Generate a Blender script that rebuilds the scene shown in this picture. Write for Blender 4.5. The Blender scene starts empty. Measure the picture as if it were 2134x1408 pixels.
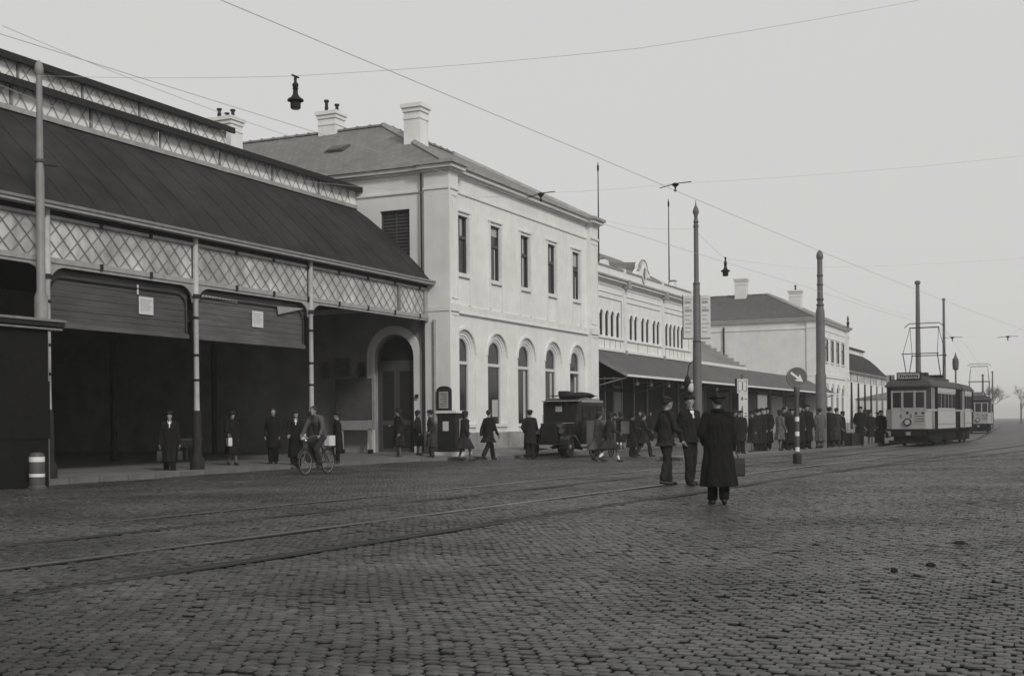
import bpy, math, random
import numpy as np
from mathutils import Vector, Matrix
random.seed(7)
PI = math.pi
C = bpy.context.scene.collection
scene = bpy.context.scene

# ------------------------------------------------------------ camera, light
CAM_H = 1.38
YAW = math.radians(25.1)
ca, sa = math.cos(YAW), math.sin(YAW)
ROLL = 0.009
cam_data = bpy.data.cameras.new('camera')
cam = bpy.data.objects.new('camera', cam_data)
C.objects.link(cam)
R0 = Vector((sa, -ca, 0)); U0 = Vector((0, 0, 1)); F0 = Vector((ca, sa, 0))
cr, sr = math.cos(ROLL), math.sin(ROLL)
cx_ = R0 * cr - U0 * sr
cy_ = U0 * cr + R0 * sr
cz_ = -F0
cam.matrix_world = Matrix(((cx_.x, cy_.x, cz_.x, 0), (cx_.y, cy_.y, cz_.y, 0), (cx_.z, cy_.z, cz_.z, CAM_H), (0, 0, 0, 1)))
cam_data.sensor_width = 36
cam_data.lens = 2550 / 2134 * 36
cam_data.shift_y = 0.0819
cam_data.clip_end = 3000
scene.camera = cam

SUN_DIR = Vector((0.50, 0.68, -0.58)).normalized()      # direction the light travels
world = bpy.data.worlds.new('World')
scene.world = world
world.use_nodes = True
wn = world.node_tree.nodes; wl = world.node_tree.links
wn.clear()
wo = wn.new('ShaderNodeOutputWorld'); bg = wn.new('ShaderNodeBackground')
sky = wn.new('ShaderNodeTexSky'); sky.sky_type = 'NISHITA'; sky.sun_disc = False
sky.sun_elevation = math.asin(-SUN_DIR.z)
sky.sun_rotation = math.atan2(-SUN_DIR.x, -SUN_DIR.y)
sky.air_density = 2.0; sky.dust_density = 6.0
bw = wn.new('ShaderNodeRGBToBW')
mr = wn.new('ShaderNodeMix'); mr.data_type = 'RGBA'
mr.inputs[0].default_value = 0.95                       # mostly closed grey overcast
mr.inputs[7].default_value = (6.62, 6.60, 6.44, 1)
wl.new(sky.outputs[0], bw.inputs[0]); wl.new(bw.outputs[0], mr.inputs[6])
wl.new(mr.outputs[2], bg.inputs[0]); bg.inputs[1].default_value = 0.10
wl.new(bg.outputs[0], wo.inputs[0])
sun_d = bpy.data.lights.new('sun', 'SUN'); sun_d.energy = 1.7; sun_d.angle = math.radians(10); sun_d.color = (1, 0.985, 0.95)
sun = bpy.data.objects.new('sun', sun_d); C.objects.link(sun)
sun.rotation_euler = SUN_DIR.to_track_quat('-Z', 'Y').to_euler()
scene.view_settings.view_transform = 'Standard'
scene.view_settings.look = 'None'
scene.view_settings.exposure = 0
scene.view_settings.gamma = 1
scene.view_settings.use_curve_mapping = False
scene.cycles.max_bounces = 5
scene.cycles.diffuse_bounces = 3

# ------------------------------------------------------------ helpers
def tag(o, label=None, cat=None, group=None, kind=None):
    if label: o['label'] = label
    if cat: o['category'] = cat
    if group: o['group'] = group
    if kind: o['kind'] = kind
    return o

def empty(name, loc=(0, 0, 0), rz=0, label=None, cat=None, group=None, kind=None):
    o = bpy.data.objects.new(name, None); C.objects.link(o)
    o.location = loc; o.rotation_euler = (0, 0, rz)
    o.empty_display_size = 0.2
    return tag(o, label, cat, group, kind)

def mesh_obj(name, me, parent=None, loc=None):
    o = bpy.data.objects.new(name, me); C.objects.link(o)
    if parent: o.parent = parent
    if loc: o.location = loc
    return o

class MB:
    def __init__(self): self.v = []; self.f = []; self.m = []
    def add(self, vs, fs, mi=0):
        b = len(self.v); self.v += [tuple(p) for p in vs]
        self.f += [tuple(i + b for i in f) for f in fs]; self.m += [mi] * len(fs)
        return self
    def poly(self, pts, mi=0): return self.add(pts, [tuple(range(len(pts)))], mi)
    def box(self, x0, y0, z0, x1, y1, z1, mi=0):
        v = [(x0, y0, z0), (x1, y0, z0), (x1, y1, z0), (x0, y1, z0), (x0, y0, z1), (x1, y0, z1), (x1, y1, z1), (x0, y1, z1)]
        return self.add(v, [(0, 3, 2, 1), (4, 5, 6, 7), (0, 1, 5, 4), (1, 2, 6, 5), (2, 3, 7, 6), (3, 0, 4, 7)], mi)
    def cbox(self, c, s, mi=0, rot=None):
        x, y, z = s[0] / 2, s[1] / 2, s[2] / 2
        v = [Vector(p) for p in [(-x, -y, -z), (x, -y, -z), (x, y, -z), (-x, y, -z), (-x, -y, z), (x, -y, z), (x, y, z), (-x, y, z)]]
        if rot is not None: v = [rot @ p for p in v]
        v = [p + Vector(c) for p in v]
        return self.add(v, [(0, 3, 2, 1), (4, 5, 6, 7), (0, 1, 5, 4), (1, 2, 6, 5), (2, 3, 7, 6), (3, 0, 4, 7)], mi)
    def rings(self, rings, cap=True, mi=0, close=True):
        b = len(self.v); n = len(rings[0])
        for r in rings: self.v += [tuple(p) for p in r]
        for i in range(len(rings) - 1):
            for j in range(n if close else n - 1):
                k = (j + 1) % n
                self.f.append((b + i * n + j, b + i * n + k, b + (i + 1) * n + k, b + (i + 1) * n + j)); self.m.append(mi)
        if cap:
            self.f.append(tuple(b + j for j in reversed(range(n)))); self.m.append(mi)
            self.f.append(tuple(b + (len(rings) - 1) * n + j for j in range(n))); self.m.append(mi)
        return self
    def frame(self, a, b_):
        d = (Vector(b_) - Vector(a)); L = d.length
        if L < 1e-6: return Vector((1, 0, 0)), Vector((0, 1, 0)), Vector((0, 0, 1)), 0
        d /= L
        u = d.orthogonal().normalized() if abs(d.z) > 0.9 else Vector((0, 0, 1)).cross(d).normalized()
        w = d.cross(u)
        return u, w, d, L
    def tube(self, pts, r, n=6, mi=0):
        rs = r if isinstance(r, (list, tuple)) else [r] * len(pts)
        pts = [Vector(p) for p in pts]; rg = []
        u0 = None
        for i, p in enumerate(pts):
            a = pts[max(0, i - 1)]; b_ = pts[min(len(pts) - 1, i + 1)]
            d = (b_ - a).normalized()
            if u0 is None: u0 = d.orthogonal().normalized()
            u = (u0 - d * u0.dot(d)).normalized(); u0 = u; w = d.cross(u)
            rg.append([p + (u * math.cos(t) + w * math.sin(t)) * rs[i] for t in [2 * PI * k / n for k in range(n)]])
        return self.rings(rg, True, mi)
    def caps(self, p0, p1, r0, r1, n=10, mi=0):
        u, w, d, L = self.frame(p0, p1); p0 = Vector(p0); p1 = Vector(p1); rg = []
        for a in (-80, -50, -20): rg.append((p0 + d * (r0 * math.sin(math.radians(a))), r0 * math.cos(math.radians(a))))
        for a in (20, 50, 80): rg.append((p1 + d * (r1 * math.sin(math.radians(a))), r1 * math.cos(math.radians(a))))
        return self.rings([[c + (u * math.cos(t) + w * math.sin(t)) * r for t in [2 * PI * k / n for k in range(n)]] for c, r in rg], True, mi)
    def ell(self, c, r, n=12, m=8, mi=0, rot=None):
        c = Vector(c); rg = []
        for i in range(m):
            a = -PI / 2 + PI * (i + 0.5) / m
            ring = []
            for k in range(n):
                t = 2 * PI * k / n
                p = Vector((r[0] * math.cos(a) * math.cos(t), r[1] * math.cos(a) * math.sin(t), r[2] * math.sin(a)))
                if rot is not None: p = rot @ p
                ring.append(c + p)
            rg.append(ring)
        return self.rings(rg, True, mi)
    def lathe(self, prof, c=(0, 0, 0), n=14, mi=0, cap=True):
        return self.rings([[(c[0] + r * math.cos(2 * PI * k / n), c[1] + r * math.sin(2 * PI * k / n), c[2] + z) for k in range(n)] for r, z in prof], cap, mi)
    def loft(self, rg, n=16, mi=0):
        # rg: (z, cx, cy, rx, ry)
        return self.rings([[(cx + rx * math.cos(2 * PI * k / n), cy + ry * math.sin(2 * PI * k / n), z) for k in range(n)] for z, cx, cy, rx, ry in rg], True, mi)
    def torus(self, c, R, r, axis='y', n=28, m=6, mi=0, a0=0, a1=2 * PI):
        full = abs(a1 - a0 - 2 * PI) < 1e-4
        rg = []
        for i in range(n if full else n + 1):
            t = a0 + (a1 - a0) * i / n; ring = []
            for k in range(m):
                s = 2 * PI * k / m; rr = R + r * math.cos(s); h = r * math.sin(s)
                p = {'y': (rr * math.cos(t), h, rr * math.sin(t)), 'x': (h, rr * math.cos(t), rr * math.sin(t)), 'z': (rr * math.cos(t), rr * math.sin(t), h)}[axis]
                ring.append((c[0] + p[0], c[1] + p[1], c[2] + p[2]))
            rg.append(ring)
        if full: rg.append(rg[0])
        return self.rings(rg, not full, mi)
    def disc(self, c, R, t, axis='y', n=20, mi=0):
        rg = []
        for h in (-t / 2, t / 2):
            rg.append([{'y': (c[0] + R * math.cos(a), c[1] + h, c[2] + R * math.sin(a)), 'x': (c[0] + h, c[1] + R * math.cos(a), c[2] + R * math.sin(a)), 'z': (c[0] + R * math.cos(a), c[1] + R * math.sin(a), c[2] + h)}[axis] for a in [2 * PI * k / n for k in range(n)]])
        return self.rings(rg, True, mi)
    def prism(self, pts, y0, y1, mi=0, axis='y'):
        # pts (a, z) extruded along an axis
        f = {'y': lambda a, z, h: (a, h, z), 'x': lambda a, z, h: (h, a, z), 'z': lambda a, z, h: (a, z, h)}[axis]
        return self.rings([[f(a, z, h) for a, z in pts] for h in (y0, y1)], True, mi)
    def mesh(self, name, mats, smooth=False):
        me = bpy.data.meshes.new(name)
        me.from_pydata(self.v, [], self.f)
        for m in (mats if isinstance(mats, (list, tuple)) else [mats]): me.materials.append(m)
        if any(self.m): me.polygons.foreach_set('material_index', self.m)
        if smooth: me.polygons.foreach_set('use_smooth', [True] * len(self.f))
        me.update()
        return me
    def build(self, name, mats, parent=None, smooth=False, loc=None):
        o = mesh_obj(name, self.mesh(name, mats, smooth), parent, loc)
        if smooth: sharp(o)
        return o

def sharp(o, ang=40):
    me = o.data
    try: me.set_sharp_from_angle(angle=math.radians(ang))
    except Exception: pass

def G(v, warm=1.0): return (v, v * (1 - 0.006 * warm), v * (1 - 0.035 * warm), 1)

# ------------------------------------------------------------ materials
def mat(name, v, rough=0.8, amt=0.15, scale=3.0, bump=0.0, bscale=20.0, stretch=(1, 1, 1), metal=0, spec=0.4, v2=None, amt2=0.0, scale2=0.4, streak=0.0):
    m = bpy.data.materials.new(name); m.use_nodes = True
    nt = m.node_tree; N = nt.nodes; L = nt.links
    b = N['Principled BSDF']
    b.inputs['Roughness'].default_value = rough
    b.inputs['Metallic'].default_value = metal
    b.inputs['Specular IOR Level'].default_value = spec
    tc = N.new('ShaderNodeTexCoord'); mp = N.new('ShaderNodeMapping')
    mp.inputs['Scale'].default_value = stretch
    L.new(tc.outputs['Object'], mp.inputs[0])
    n1 = N.new('ShaderNodeTexNoise'); n1.inputs['Scale'].default_value = scale; n1.inputs['Detail'].default_value = 6
    L.new(mp.outputs[0], n1.inputs[0])
    r = N.new('ShaderNodeMapRange'); r.inputs[1].default_value = 0.3; r.inputs[2].default_value = 0.7
    r.inputs[3].default_value = 1 - amt; r.inputs[4].default_value = 1 + amt
    L.new(n1.outputs[0], r.inputs[0])
    fac = r.outputs[0]
    def mul(a, bb):
        x = N.new('ShaderNodeMath'); x.operation = 'MULTIPLY'; L.new(a, x.inputs[0]); L.new(bb, x.inputs[1]); return x.outputs[0]
    if amt2:
        n2 = N.new('ShaderNodeTexNoise'); n2.inputs['Scale'].default_value = scale2; n2.inputs['Detail'].default_value = 4
        L.new(tc.outputs['Object'], n2.inputs[0])
        r2 = N.new('ShaderNodeMapRange'); r2.inputs[1].default_value = 0.35; r2.inputs[2].default_value = 0.65
        r2.inputs[3].default_value = 1 - amt2; r2.inputs[4].default_value = 1 + amt2
        L.new(n2.outputs[0], r2.inputs[0]); fac = mul(fac, r2.outputs[0])
    if streak:
        ms = N.new('ShaderNodeMapping'); ms.inputs['Scale'].default_value = (3.5, 3.5, 0.22)
        L.new(tc.outputs['Object'], ms.inputs[0])
        n3 = N.new('ShaderNodeTexNoise'); n3.inputs['Scale'].default_value = 1.3; n3.inputs['Detail'].default_value = 5
        L.new(ms.outputs[0], n3.inputs[0])
        r3 = N.new('ShaderNodeMapRange'); r3.inputs[1].default_value = 0.42; r3.inputs[2].default_value = 0.75
        r3.inputs[3].default_value = 1.0; r3.inputs[4].default_value = 1 - streak
        L.new(n3.outputs[0], r3.inputs[0]); fac = mul(fac, r3.outputs[0])
    col = N.new('ShaderNodeMix'); col.data_type = 'RGBA'; col.blend_type = 'MULTIPLY'; col.inputs[0].default_value = 1
    col.inputs[6].default_value = G(v)
    L.new(fac, col.inputs[7]); L.new(col.outputs[2], b.inputs['Base Color'])
    if bump:
        nb = N.new('ShaderNodeTexNoise'); nb.inputs['Scale'].default_value = bscale; nb.inputs['Detail'].default_value = 5
        L.new(mp.outputs[0], nb.inputs[0])
        bp = N.new('ShaderNodeBump'); bp.inputs['Strength'].default_value = bump; bp.inputs['Distance'].default_value = 0.03
        L.new(nb.outputs[0], bp.inputs['Height']); L.new(bp.outputs[0], b.inputs['Normal'])
    return m

def brick_mat(name, v, vm, bw_, bh, mort=0.01, axes='xz', rough=0.8, amt=0.2, bump=0.5, spec=0.4, amt2=0.15, scale2=0.35, offset=0.5, squash_noise=0.0):
    m = bpy.data.materials.new(name); m.use_nodes = True
    nt = m.node_tree; N = nt.nodes; L = nt.links
    b = N['Principled BSDF']; b.inputs['Roughness'].default_value = rough; b.inputs['Specular IOR Level'].default_value = spec
    tc = N.new('ShaderNodeTexCoord'); sp = N.new('ShaderNodeSeparateXYZ'); cb = N.new('ShaderNodeCombineXYZ')
    L.new(tc.outputs['Object'], sp.inputs[0])
    ix = {'x': 0, 'y': 1, 'z': 2}
    L.new(sp.outputs[ix[axes[0]]], cb.inputs[0]); L.new(sp.outputs[ix[axes[1]]], cb.inputs[1])
    vec = cb.outputs[0]
    if squash_noise:
        nn = N.new('ShaderNodeTexNoise'); nn.inputs['Scale'].default_value = 1.2; L.new(tc.outputs['Object'], nn.inputs[0])
        vm_ = N.new('ShaderNodeVectorMath'); vm_.operation = 'MULTIPLY_ADD'; vm_.inputs[1].default_value = (squash_noise,) * 3
        L.new(nn.outputs['Color'], vm_.inputs[0]); L.new(vec, vm_.inputs[2]); vec = vm_.outputs[0]
    br = N.new('ShaderNodeTexBrick'); br.inputs['Scale'].default_value = 1; br.offset = offset
    br.inputs['Brick Width'].default_value = bw_; br.inputs['Row Height'].default_value = bh
    br.inputs['Mortar Size'].default_value = mort; br.inputs['Mortar Smooth'].default_value = 0.3
    br.inputs['Color1'].default_value = G(v * (1 - amt)); br.inputs['Color2'].default_value = G(v * (1 + amt)); br.inputs['Mortar'].default_value = G(vm)
    L.new(vec, br.inputs[0])
    n2 = N.new('ShaderNodeTexNoise'); n2.inputs['Scale'].default_value = scale2; n2.inputs['Detail'].default_value = 6; L.new(tc.outputs['Object'], n2.inputs[0])
    r2 = N.new('ShaderNodeMapRange'); r2.inputs[1].default_value = 0.3; r2.inputs[2].default_value = 0.7; r2.inputs[3].default_value = 1 - amt2; r2.inputs[4].default_value = 1 + amt2
    L.new(n2.outputs[0], r2.inputs[0])
    col = N.new('ShaderNodeMix'); col.data_type = 'RGBA'; col.blend_type = 'MULTIPLY'; col.inputs[0].default_value = 1
    L.new(br.outputs[0], col.inputs[6]); L.new(r2.outputs[0], col.inputs[7]); L.new(col.outputs[2], b.inputs['Base Color'])
    bp = N.new('ShaderNodeBump'); bp.invert = True; bp.inputs['Strength'].default_value = bump; bp.inputs['Distance'].default_value = 0.02
    L.new(br.outputs['Fac'], bp.inputs['Height']); L.new(bp.outputs[0], b.inputs['Normal'])
    return m

M = {}
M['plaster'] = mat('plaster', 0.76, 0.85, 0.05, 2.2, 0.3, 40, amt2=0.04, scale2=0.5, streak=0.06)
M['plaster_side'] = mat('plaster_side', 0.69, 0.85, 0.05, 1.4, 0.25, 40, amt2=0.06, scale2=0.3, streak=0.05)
M['sooty'] = mat('sooty_wall', 0.26, 0.85, 0.15, 1.4, 0.15, 20, amt2=0.2, scale2=0.4)  # shade under the shed roof put into the wall colour
M['moulding'] = mat('moulding', 0.72, 0.8, 0.06, 3, 0.05, 30, streak=0.08)
M['gutter'] = mat('gutter', 0.30, 0.6, 0.15, 3)
M['plinth'] = mat('plinth', 0.30, 0.8, 0.18, 5, 0.3, 25, amt2=0.15, scale2=1.0)
M['slate_x'] = brick_mat('slate_x', 0.17, 0.10, 0.30, 0.28, 0.012, 'xy', 0.75, 0.12, 0.5)
M['slate_y'] = brick_mat('slate_y', 0.17, 0.10, 0.30, 0.28, 0.012, 'yx', 0.75, 0.12, 0.5)
M['slate_dark'] = brick_mat('slate_dark', 0.085, 0.05, 0.30, 0.28, 0.012, 'xy', 0.75, 0.15, 0.5)
M['slate_dark_y'] = brick_mat('slate_dark_y', 0.09, 0.05, 0.30, 0.28, 0.012, 'yx', 0.75, 0.15, 0.5)
M['hip'] = mat('hip_mortar', 0.30, 0.8, 0.15, 4)
M['ridge'] = mat('ridge_tile', 0.20, 0.8, 0.2, 4)
M['shed_roof'] = mat('shed_roof', 0.034, 0.95, 0.16, 1.8, 0.35, 30, amt2=0.20, scale2=0.5, spec=0.1)
M['iron_light'] = mat('iron_light', 0.34, 0.55, 0.14, 5, streak=0.15)
M['iron_col'] = mat('iron_column', 0.22, 0.5, 0.18, 6, streak=0.2)
M['lattice_hi'] = mat('lattice_paint_upper', 0.34, 0.6, 0.2, 6)  # upper bars coloured lighter to offset the shade below the eaves
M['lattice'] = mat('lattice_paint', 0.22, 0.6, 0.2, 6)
M['column'] = mat('column_paint', 0.46, 0.55, 0.16, 6, streak=0.2)
M['iron_dark'] = mat('iron_dark', 0.022, 0.7, 0.2, 6, spec=0.2)
M['under'] = mat('underframe_black', 0.012, 0.9, 0.2, 6, spec=0.1)
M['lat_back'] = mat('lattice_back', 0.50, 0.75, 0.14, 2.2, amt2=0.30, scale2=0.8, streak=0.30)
M['lat_back_hi'] = mat('lattice_back_upper', 0.74, 0.7, 0.10, 2.2, amt2=0.12, scale2=0.5, streak=0.15)  # sky light through the glazing put into a brighter backing colour
M['board'] = mat('board', 0.075, 0.8, 0.2, 3, 0.3, 12, stretch=(0.5, 1, 5), amt2=0.2, scale2=0.8)
M['board2'] = mat('board_light', 0.10, 0.8, 0.2, 3, 0.3, 12, stretch=(0.5, 1, 5), amt2=0.2, scale2=0.8)
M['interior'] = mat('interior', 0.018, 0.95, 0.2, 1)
M['paper'] = mat('paper', 0.62, 0.7, 0.08, 6)
M['ink'] = mat('ink', 0.16, 0.8, 0.1, 6)
M['glass'] = mat('glass_dark', 0.025, 0.12, 0.3, 0.8, spec=0.5)
M['louvre'] = mat('louvre', 0.04, 0.7, 0.2, 3)
M['curtain'] = mat('curtain', 0.42, 0.9, 0.2, 3, 0.3, 8, stretch=(9, 9, 0.6))
M['frame_w'] = mat('frame_white', 0.62, 0.6, 0.06, 5)
M['frame_d'] = mat('frame_dark', 0.07, 0.6, 0.1, 5)
M['sett'] = mat('sett_stone', 0.053, 0.40, 0.32, 7, 0.25, 60, amt2=0.40, scale2=0.45, spec=0.22)
M['flank'] = mat('joint_flank', 0.020, 0.95, 0.2, 8, spec=0.1)
M['sand'] = mat('joint_dirt', 0.014, 0.95, 0.3, 8)
M['far_road'] = brick_mat('far_road', 0.080, 0.030, 0.108, 0.088, 0.012, 'yx', 0.55, 0.2, 0.8, amt2=0.3, scale2=0.5, squash_noise=0.15)
M['pavement'] = brick_mat('pavement', 0.16, 0.09, 0.3, 0.3, 0.008, 'xy', 0.75, 0.10, 0.3, amt2=0.18, scale2=0.6)
M['kerb'] = mat('kerb_stone', 0.13, 0.75, 0.15, 4, 0.2, 30)
M['rail'] = mat('rail_steel', 0.22, 0.35, 0.15, 3, metal=0.7)
M['rail_rust'] = mat('rail_rusted', 0.05, 0.6, 0.25, 3)
M['groove'] = mat('groove', 0.010, 0.95, 0.1, 3)
M['pole'] = mat('pole_paint', 0.24, 0.55, 0.12, 3, streak=0.2)
M['pole_d'] = mat('pole_dark', 0.075, 0.55, 0.15, 3)
M['pole_m'] = mat('pole_mid', 0.12, 0.55, 0.15, 3, streak=0.2)
M['wire'] = mat('wire', 0.42, 0.6, 0.0)
M['white'] = mat('white_paint', 0.72, 0.6, 0.08, 6)
M['cream'] = mat('cream_paint', 0.40, 0.45, 0.06, 3, streak=0.06)
M['tram_front'] = mat('tram_front_paint', 0.33, 0.45, 0.06, 3, streak=0.06)
M['tram_roof'] = mat('tram_roof', 0.045, 0.7, 0.1, 3)
M['black'] = mat('black_paint', 0.020, 0.35, 0.2, 3, spec=0.5)
M['car_black'] = mat('car_black', 0.014, 0.25, 0.2, 3, spec=0.5)
M['tyre'] = mat('tyre', 0.018, 0.9, 0.2, 8)
M['chrome'] = mat('chrome', 0.5, 0.25, 0.05, 3, metal=0.9)
M['grey_sign'] = mat('sign_grey', 0.30, 0.7, 0.12, 4)
M['case_grey'] = mat('case_grey', 0.12, 0.7, 0.15, 4)
M['leather'] = mat('leather', 0.02, 0.5, 0.2, 8)
M['skin'] = mat('skin', 0.26, 0.6, 0.06, 10)
M['hair'] = mat('hair', 0.018, 0.7, 0.3, 20, 0.4, 60)
M['stocking'] = mat('stocking', 0.12, 0.8, 0.1, 10)
M['bark'] = mat('bark', 0.10, 0.9, 0.2, 8)
M['twig'] = mat('twig', 0.16, 0.9, 0.2, 3)
M['far_wall'] = mat('far_wall', 0.34, 0.9, 0.1, 0.4)
M['far_roof'] = mat('far_roof', 0.18, 0.9, 0.1, 0.4)
# each stone has its own tone
_nt = M['sett'].node_tree; _b = _nt.nodes['Principled BSDF']; _src = _b.inputs['Base Color'].links[0].from_socket
_at = _nt.nodes.new('ShaderNodeAttribute'); _at.attribute_name = 'tone'
_mr = _nt.nodes.new('ShaderNodeMapRange'); _mr.inputs[3].default_value = 0.68; _mr.inputs[4].default_value = 1.36
_mx = _nt.nodes.new('ShaderNodeMix'); _mx.data_type = 'RGBA'; _mx.blend_type = 'MULTIPLY'; _mx.inputs[0].default_value = 1
_nt.links.new(_at.outputs['Fac'], _mr.inputs[0]); _nt.links.new(_src, _mx.inputs[6]); _nt.links.new(_mr.outputs[0], _mx.inputs[7]); _nt.links.new(_mx.outputs[2], _b.inputs['Base Color'])
_cl = {}
def cloth(v):
    if v not in _cl: _cl[v] = mat('cloth', v, 0.92, 0.25, 5, 0.55, 7, spec=0.15)
    return _cl[v]

# ------------------------------------------------------------ ground
ground = MB()
ground.box(-300, -400, -0.35, 2500, 900, -0.055)
g_ = ground.build('ground', M['sand']); tag(g_, kind='structure')

def kerb_y(x):
    P = [(-20, 22.1), (36.5, 22.1), (38.5, 21.2), (40.5, 19.9), (42, 19.62), (400, 19.6)]
    for (a, ya), (b, yb) in zip(P, P[1:]):
        if a <= x <= b: return ya + (yb - ya) * (x - a) / (b - a)
    return 19.6
RAILS = [
    [(-6, 14.2), (10.6, 12.92), (28.3, 11.46), (45, 10.08), (62, 8.66), (72, 7.95), (84, 7.8), (120, 9.5), (200, 13.3)],
    [(-6, 12.65), (10.6, 11.32), (31.3, 9.62), (62, 7.1), (72, 6.4), (84, 6.25), (120, 7.95), (200, 11.7)],
    [(-6, 10.6), (10.3, 9.4), (30.5, 7.85), (38, 7.2), (56, 5.3), (68, 4.0), (84, 3.0), (120, 4.2), (200, 7.8)],
    [(-6, 9.0), (7.4, 7.9), (29.3, 6.25), (41.4, 5.2), (56, 3.75), (68, 2.4), (84, 1.4), (120, 2.6), (200, 6.2)],
    [(36.2, 5.62), (38.4, 5.05), (43, 4.15), (49.5, 3.1), (60, 1.5), (75, -0.9)],
]
def rail_y(R, x):
    for (a, ya), (b, yb) in zip(R, R[1:]):
        if a <= x <= b: return ya + (yb - ya) * (x - a) / (b - a)
    return None

ISL = [(41.0, 11.55), (45.3, 11.08), (62, 9.56), (76, 8.45), (76.5, 9.0), (76, 10.3), (62, 11.5), (45, 13.2), (41.2, 13.5), (40.4, 12.5)]
def in_poly(x, y, P):
    r = False; j = len(P) - 1
    for i in range(len(P)):
        if (P[i][1] > y) != (P[j][1] > y) and x < (P[j][0] - P[i][0]) * (y - P[i][1]) / (P[j][1] - P[i][1]) + P[i][0]: r = not r
        j = i
    return r

road = empty('road', kind='structure')
# setts: every stone is geometry out to 34 m, the 300 largest are objects
SX, SY = 0.088, 0.108
NEARD, FARD = 25.0, 47.0
rng = np.random.default_rng(3)
pts = []
for i in range(int(-2 / SX), int(56 / SX)):
    x = i * SX
    off = 0.5 * SY * (i % 2)
    j0, j1 = int(-22 / SY), int(30 / SY)
    js = np.arange(j0, j1)
    y = js * SY + off + 0.05 * math.sin(x * 0.7) + 0.02 * math.sin(x * 2.3 + 1) + rng.normal(0, 0.005, len(js))
    dep = x * ca + y * sa; lat = x * sa - y * ca
    ok = (dep > 4.6) & (dep < FARD) & ~((y > rail_y(RAILS[0], x) + 0.95) & (y < rail_y(RAILS[0], x) + 3.2) & (x > 40.2) & (x < 76)) & (np.abs(lat) < 0.47 * dep + 1.3) & (y < kerb_y(x) - 0.13)
    for R in RAILS:
        ry = rail_y(R, x)
        if ry is not None: ok &= np.abs(y - ry) > 0.135
    for yy, dd in zip(y[ok], dep[ok]): pts.append((x + rng.normal(0, 0.003) + 0.05 * math.sin(yy * 0.6 + 0.5), yy, dd))
pts = np.array(pts)
order = np.argsort(pts[:, 2])
pts = pts[order]
lat = pts[:, 0] * sa - pts[:, 1] * ca
# unit stone: eight-sided worn outline, dark dirty flanks, small shoulder, nearly flat crown
def sett_unit():
    a, b = SX * 0.5 - 0.002, SY * 0.5 - 0.004; cx, cy = 0.013, 0.024
    ring = [(-a + cx, -b), (a - cx, -b), (a, -b + cy), (a, b - cy), (a - cx, b), (-a + cx, b), (-a, b - cy), (-a, -b + cy)]
    v = [(x, y, -0.05) for x, y in ring] + [(x, y, -0.009) for x, y in ring] + [(x * .87, y * .90, 0.0) for x, y in ring]
    f = [(k, (k + 1) % 8, 8 + (k + 1) % 8, 8 + k) for k in range(8)] + [(8 + k, 8 + (k + 1) % 8, 16 + (k + 1) % 8, 16 + k) for k in range(8)]
    return np.array(v), f, [tuple(range(16, 24))]
uv_, uf, ut = sett_unit()
def und(x, y): return 0.010 * np.sin(x * 0.55 + 1.3) * np.cos(y * 0.43) + 0.006 * np.sin(x * 1.7 + y * 0.9)
vis = (pts[:, 2] > 6.5) & (np.abs(lat) < 0.42 * pts[:, 2])
idx_obj = np.where(vis)[0][:300]
mask = np.ones(len(pts), bool); mask[idx_obj] = False
rest_all = pts[mask]; rest = rest_all[rest_all[:, 2] <= NEARD]; far_pts = rest_all[rest_all[:, 2] > NEARD]
n = len(rest)
sc_ = np.stack([rng.uniform(0.95, 1.04, n), rng.uniform(0.86, 1.05, n)], 1); dz = und(rest[:, 0], rest[:, 1]) + rng.normal(0, 0.0030, n) - 0.012 * (rng.random(n) < 0.03)
tx = rng.normal(0, 0.024, n); ty = rng.normal(0, 0.022, n)
V = np.repeat(uv_[None], n, 0).copy()
V[:, :, 0] *= sc_[:, None, 0]; V[:, :, 1] *= sc_[:, None, 1]
jt = rng.normal(0, 0.0022, (n, 8, 2)); V[:, 8:16, :2] += jt; V[:, 16:24, :2] += jt; V[:, 16:24, 2] += rng.normal(0, 0.0012, (n, 8))
V[:, :, 2] += dz[:, None] + V[:, :, 0] * tx[:, None] + V[:, :, 1] * ty[:, None]
V[:, :, 0] += rest[:, None, 0]; V[:, :, 1] += rest[:, None, 1]
me = bpy.data.meshes.new('sett_paving')
nv = 24; q = np.array(uf); t_ = np.array(ut)
loops = []; 
base = (np.arange(n) * nv)
ql = (q[None] + base[:, None, None]).reshape(n, -1)
tl = (t_[None] + base[:, None, None]).reshape(n, -1)
allq = np.concatenate([ql, tl], 1).reshape(-1)
tot = np.concatenate([np.full(len(uf), 4), np.full(len(ut), 8)]); tot_all = np.tile(tot, n)
start = np.concatenate([[0], np.cumsum(tot_all)[:-1]])
me.vertices.add(n * nv); me.vertices.foreach_set('co', V.reshape(-1))
me.loops.add(len(allq)); me.loops.foreach_set('vertex_index', allq.astype(np.int32))
me.polygons.add(len(tot_all)); me.polygons.foreach_set('loop_start', start.astype(np.int32)); me.polygons.foreach_set('loop_total', tot_all.astype(np.int32))
me.polygons.foreach_set('use_smooth', np.tile(np.array([0] * 8 + [1] * 8 + [0], bool), n))
me.polygons.foreach_set('material_index', np.tile(np.array([1] * 8 + [0] * 9, np.int32), n))
me.materials.append(M['sett']); me.materials.append(M['flank'])
tone = np.repeat(rng.random(n).astype(np.float32), 17); at_ = me.attributes.new('tone', 'FLOAT', 'FACE'); at_.data.foreach_set('value', tone)
me.update(calc_edges=True)
tag(mesh_obj('sett_paving', me, road), kind='stuff')
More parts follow.
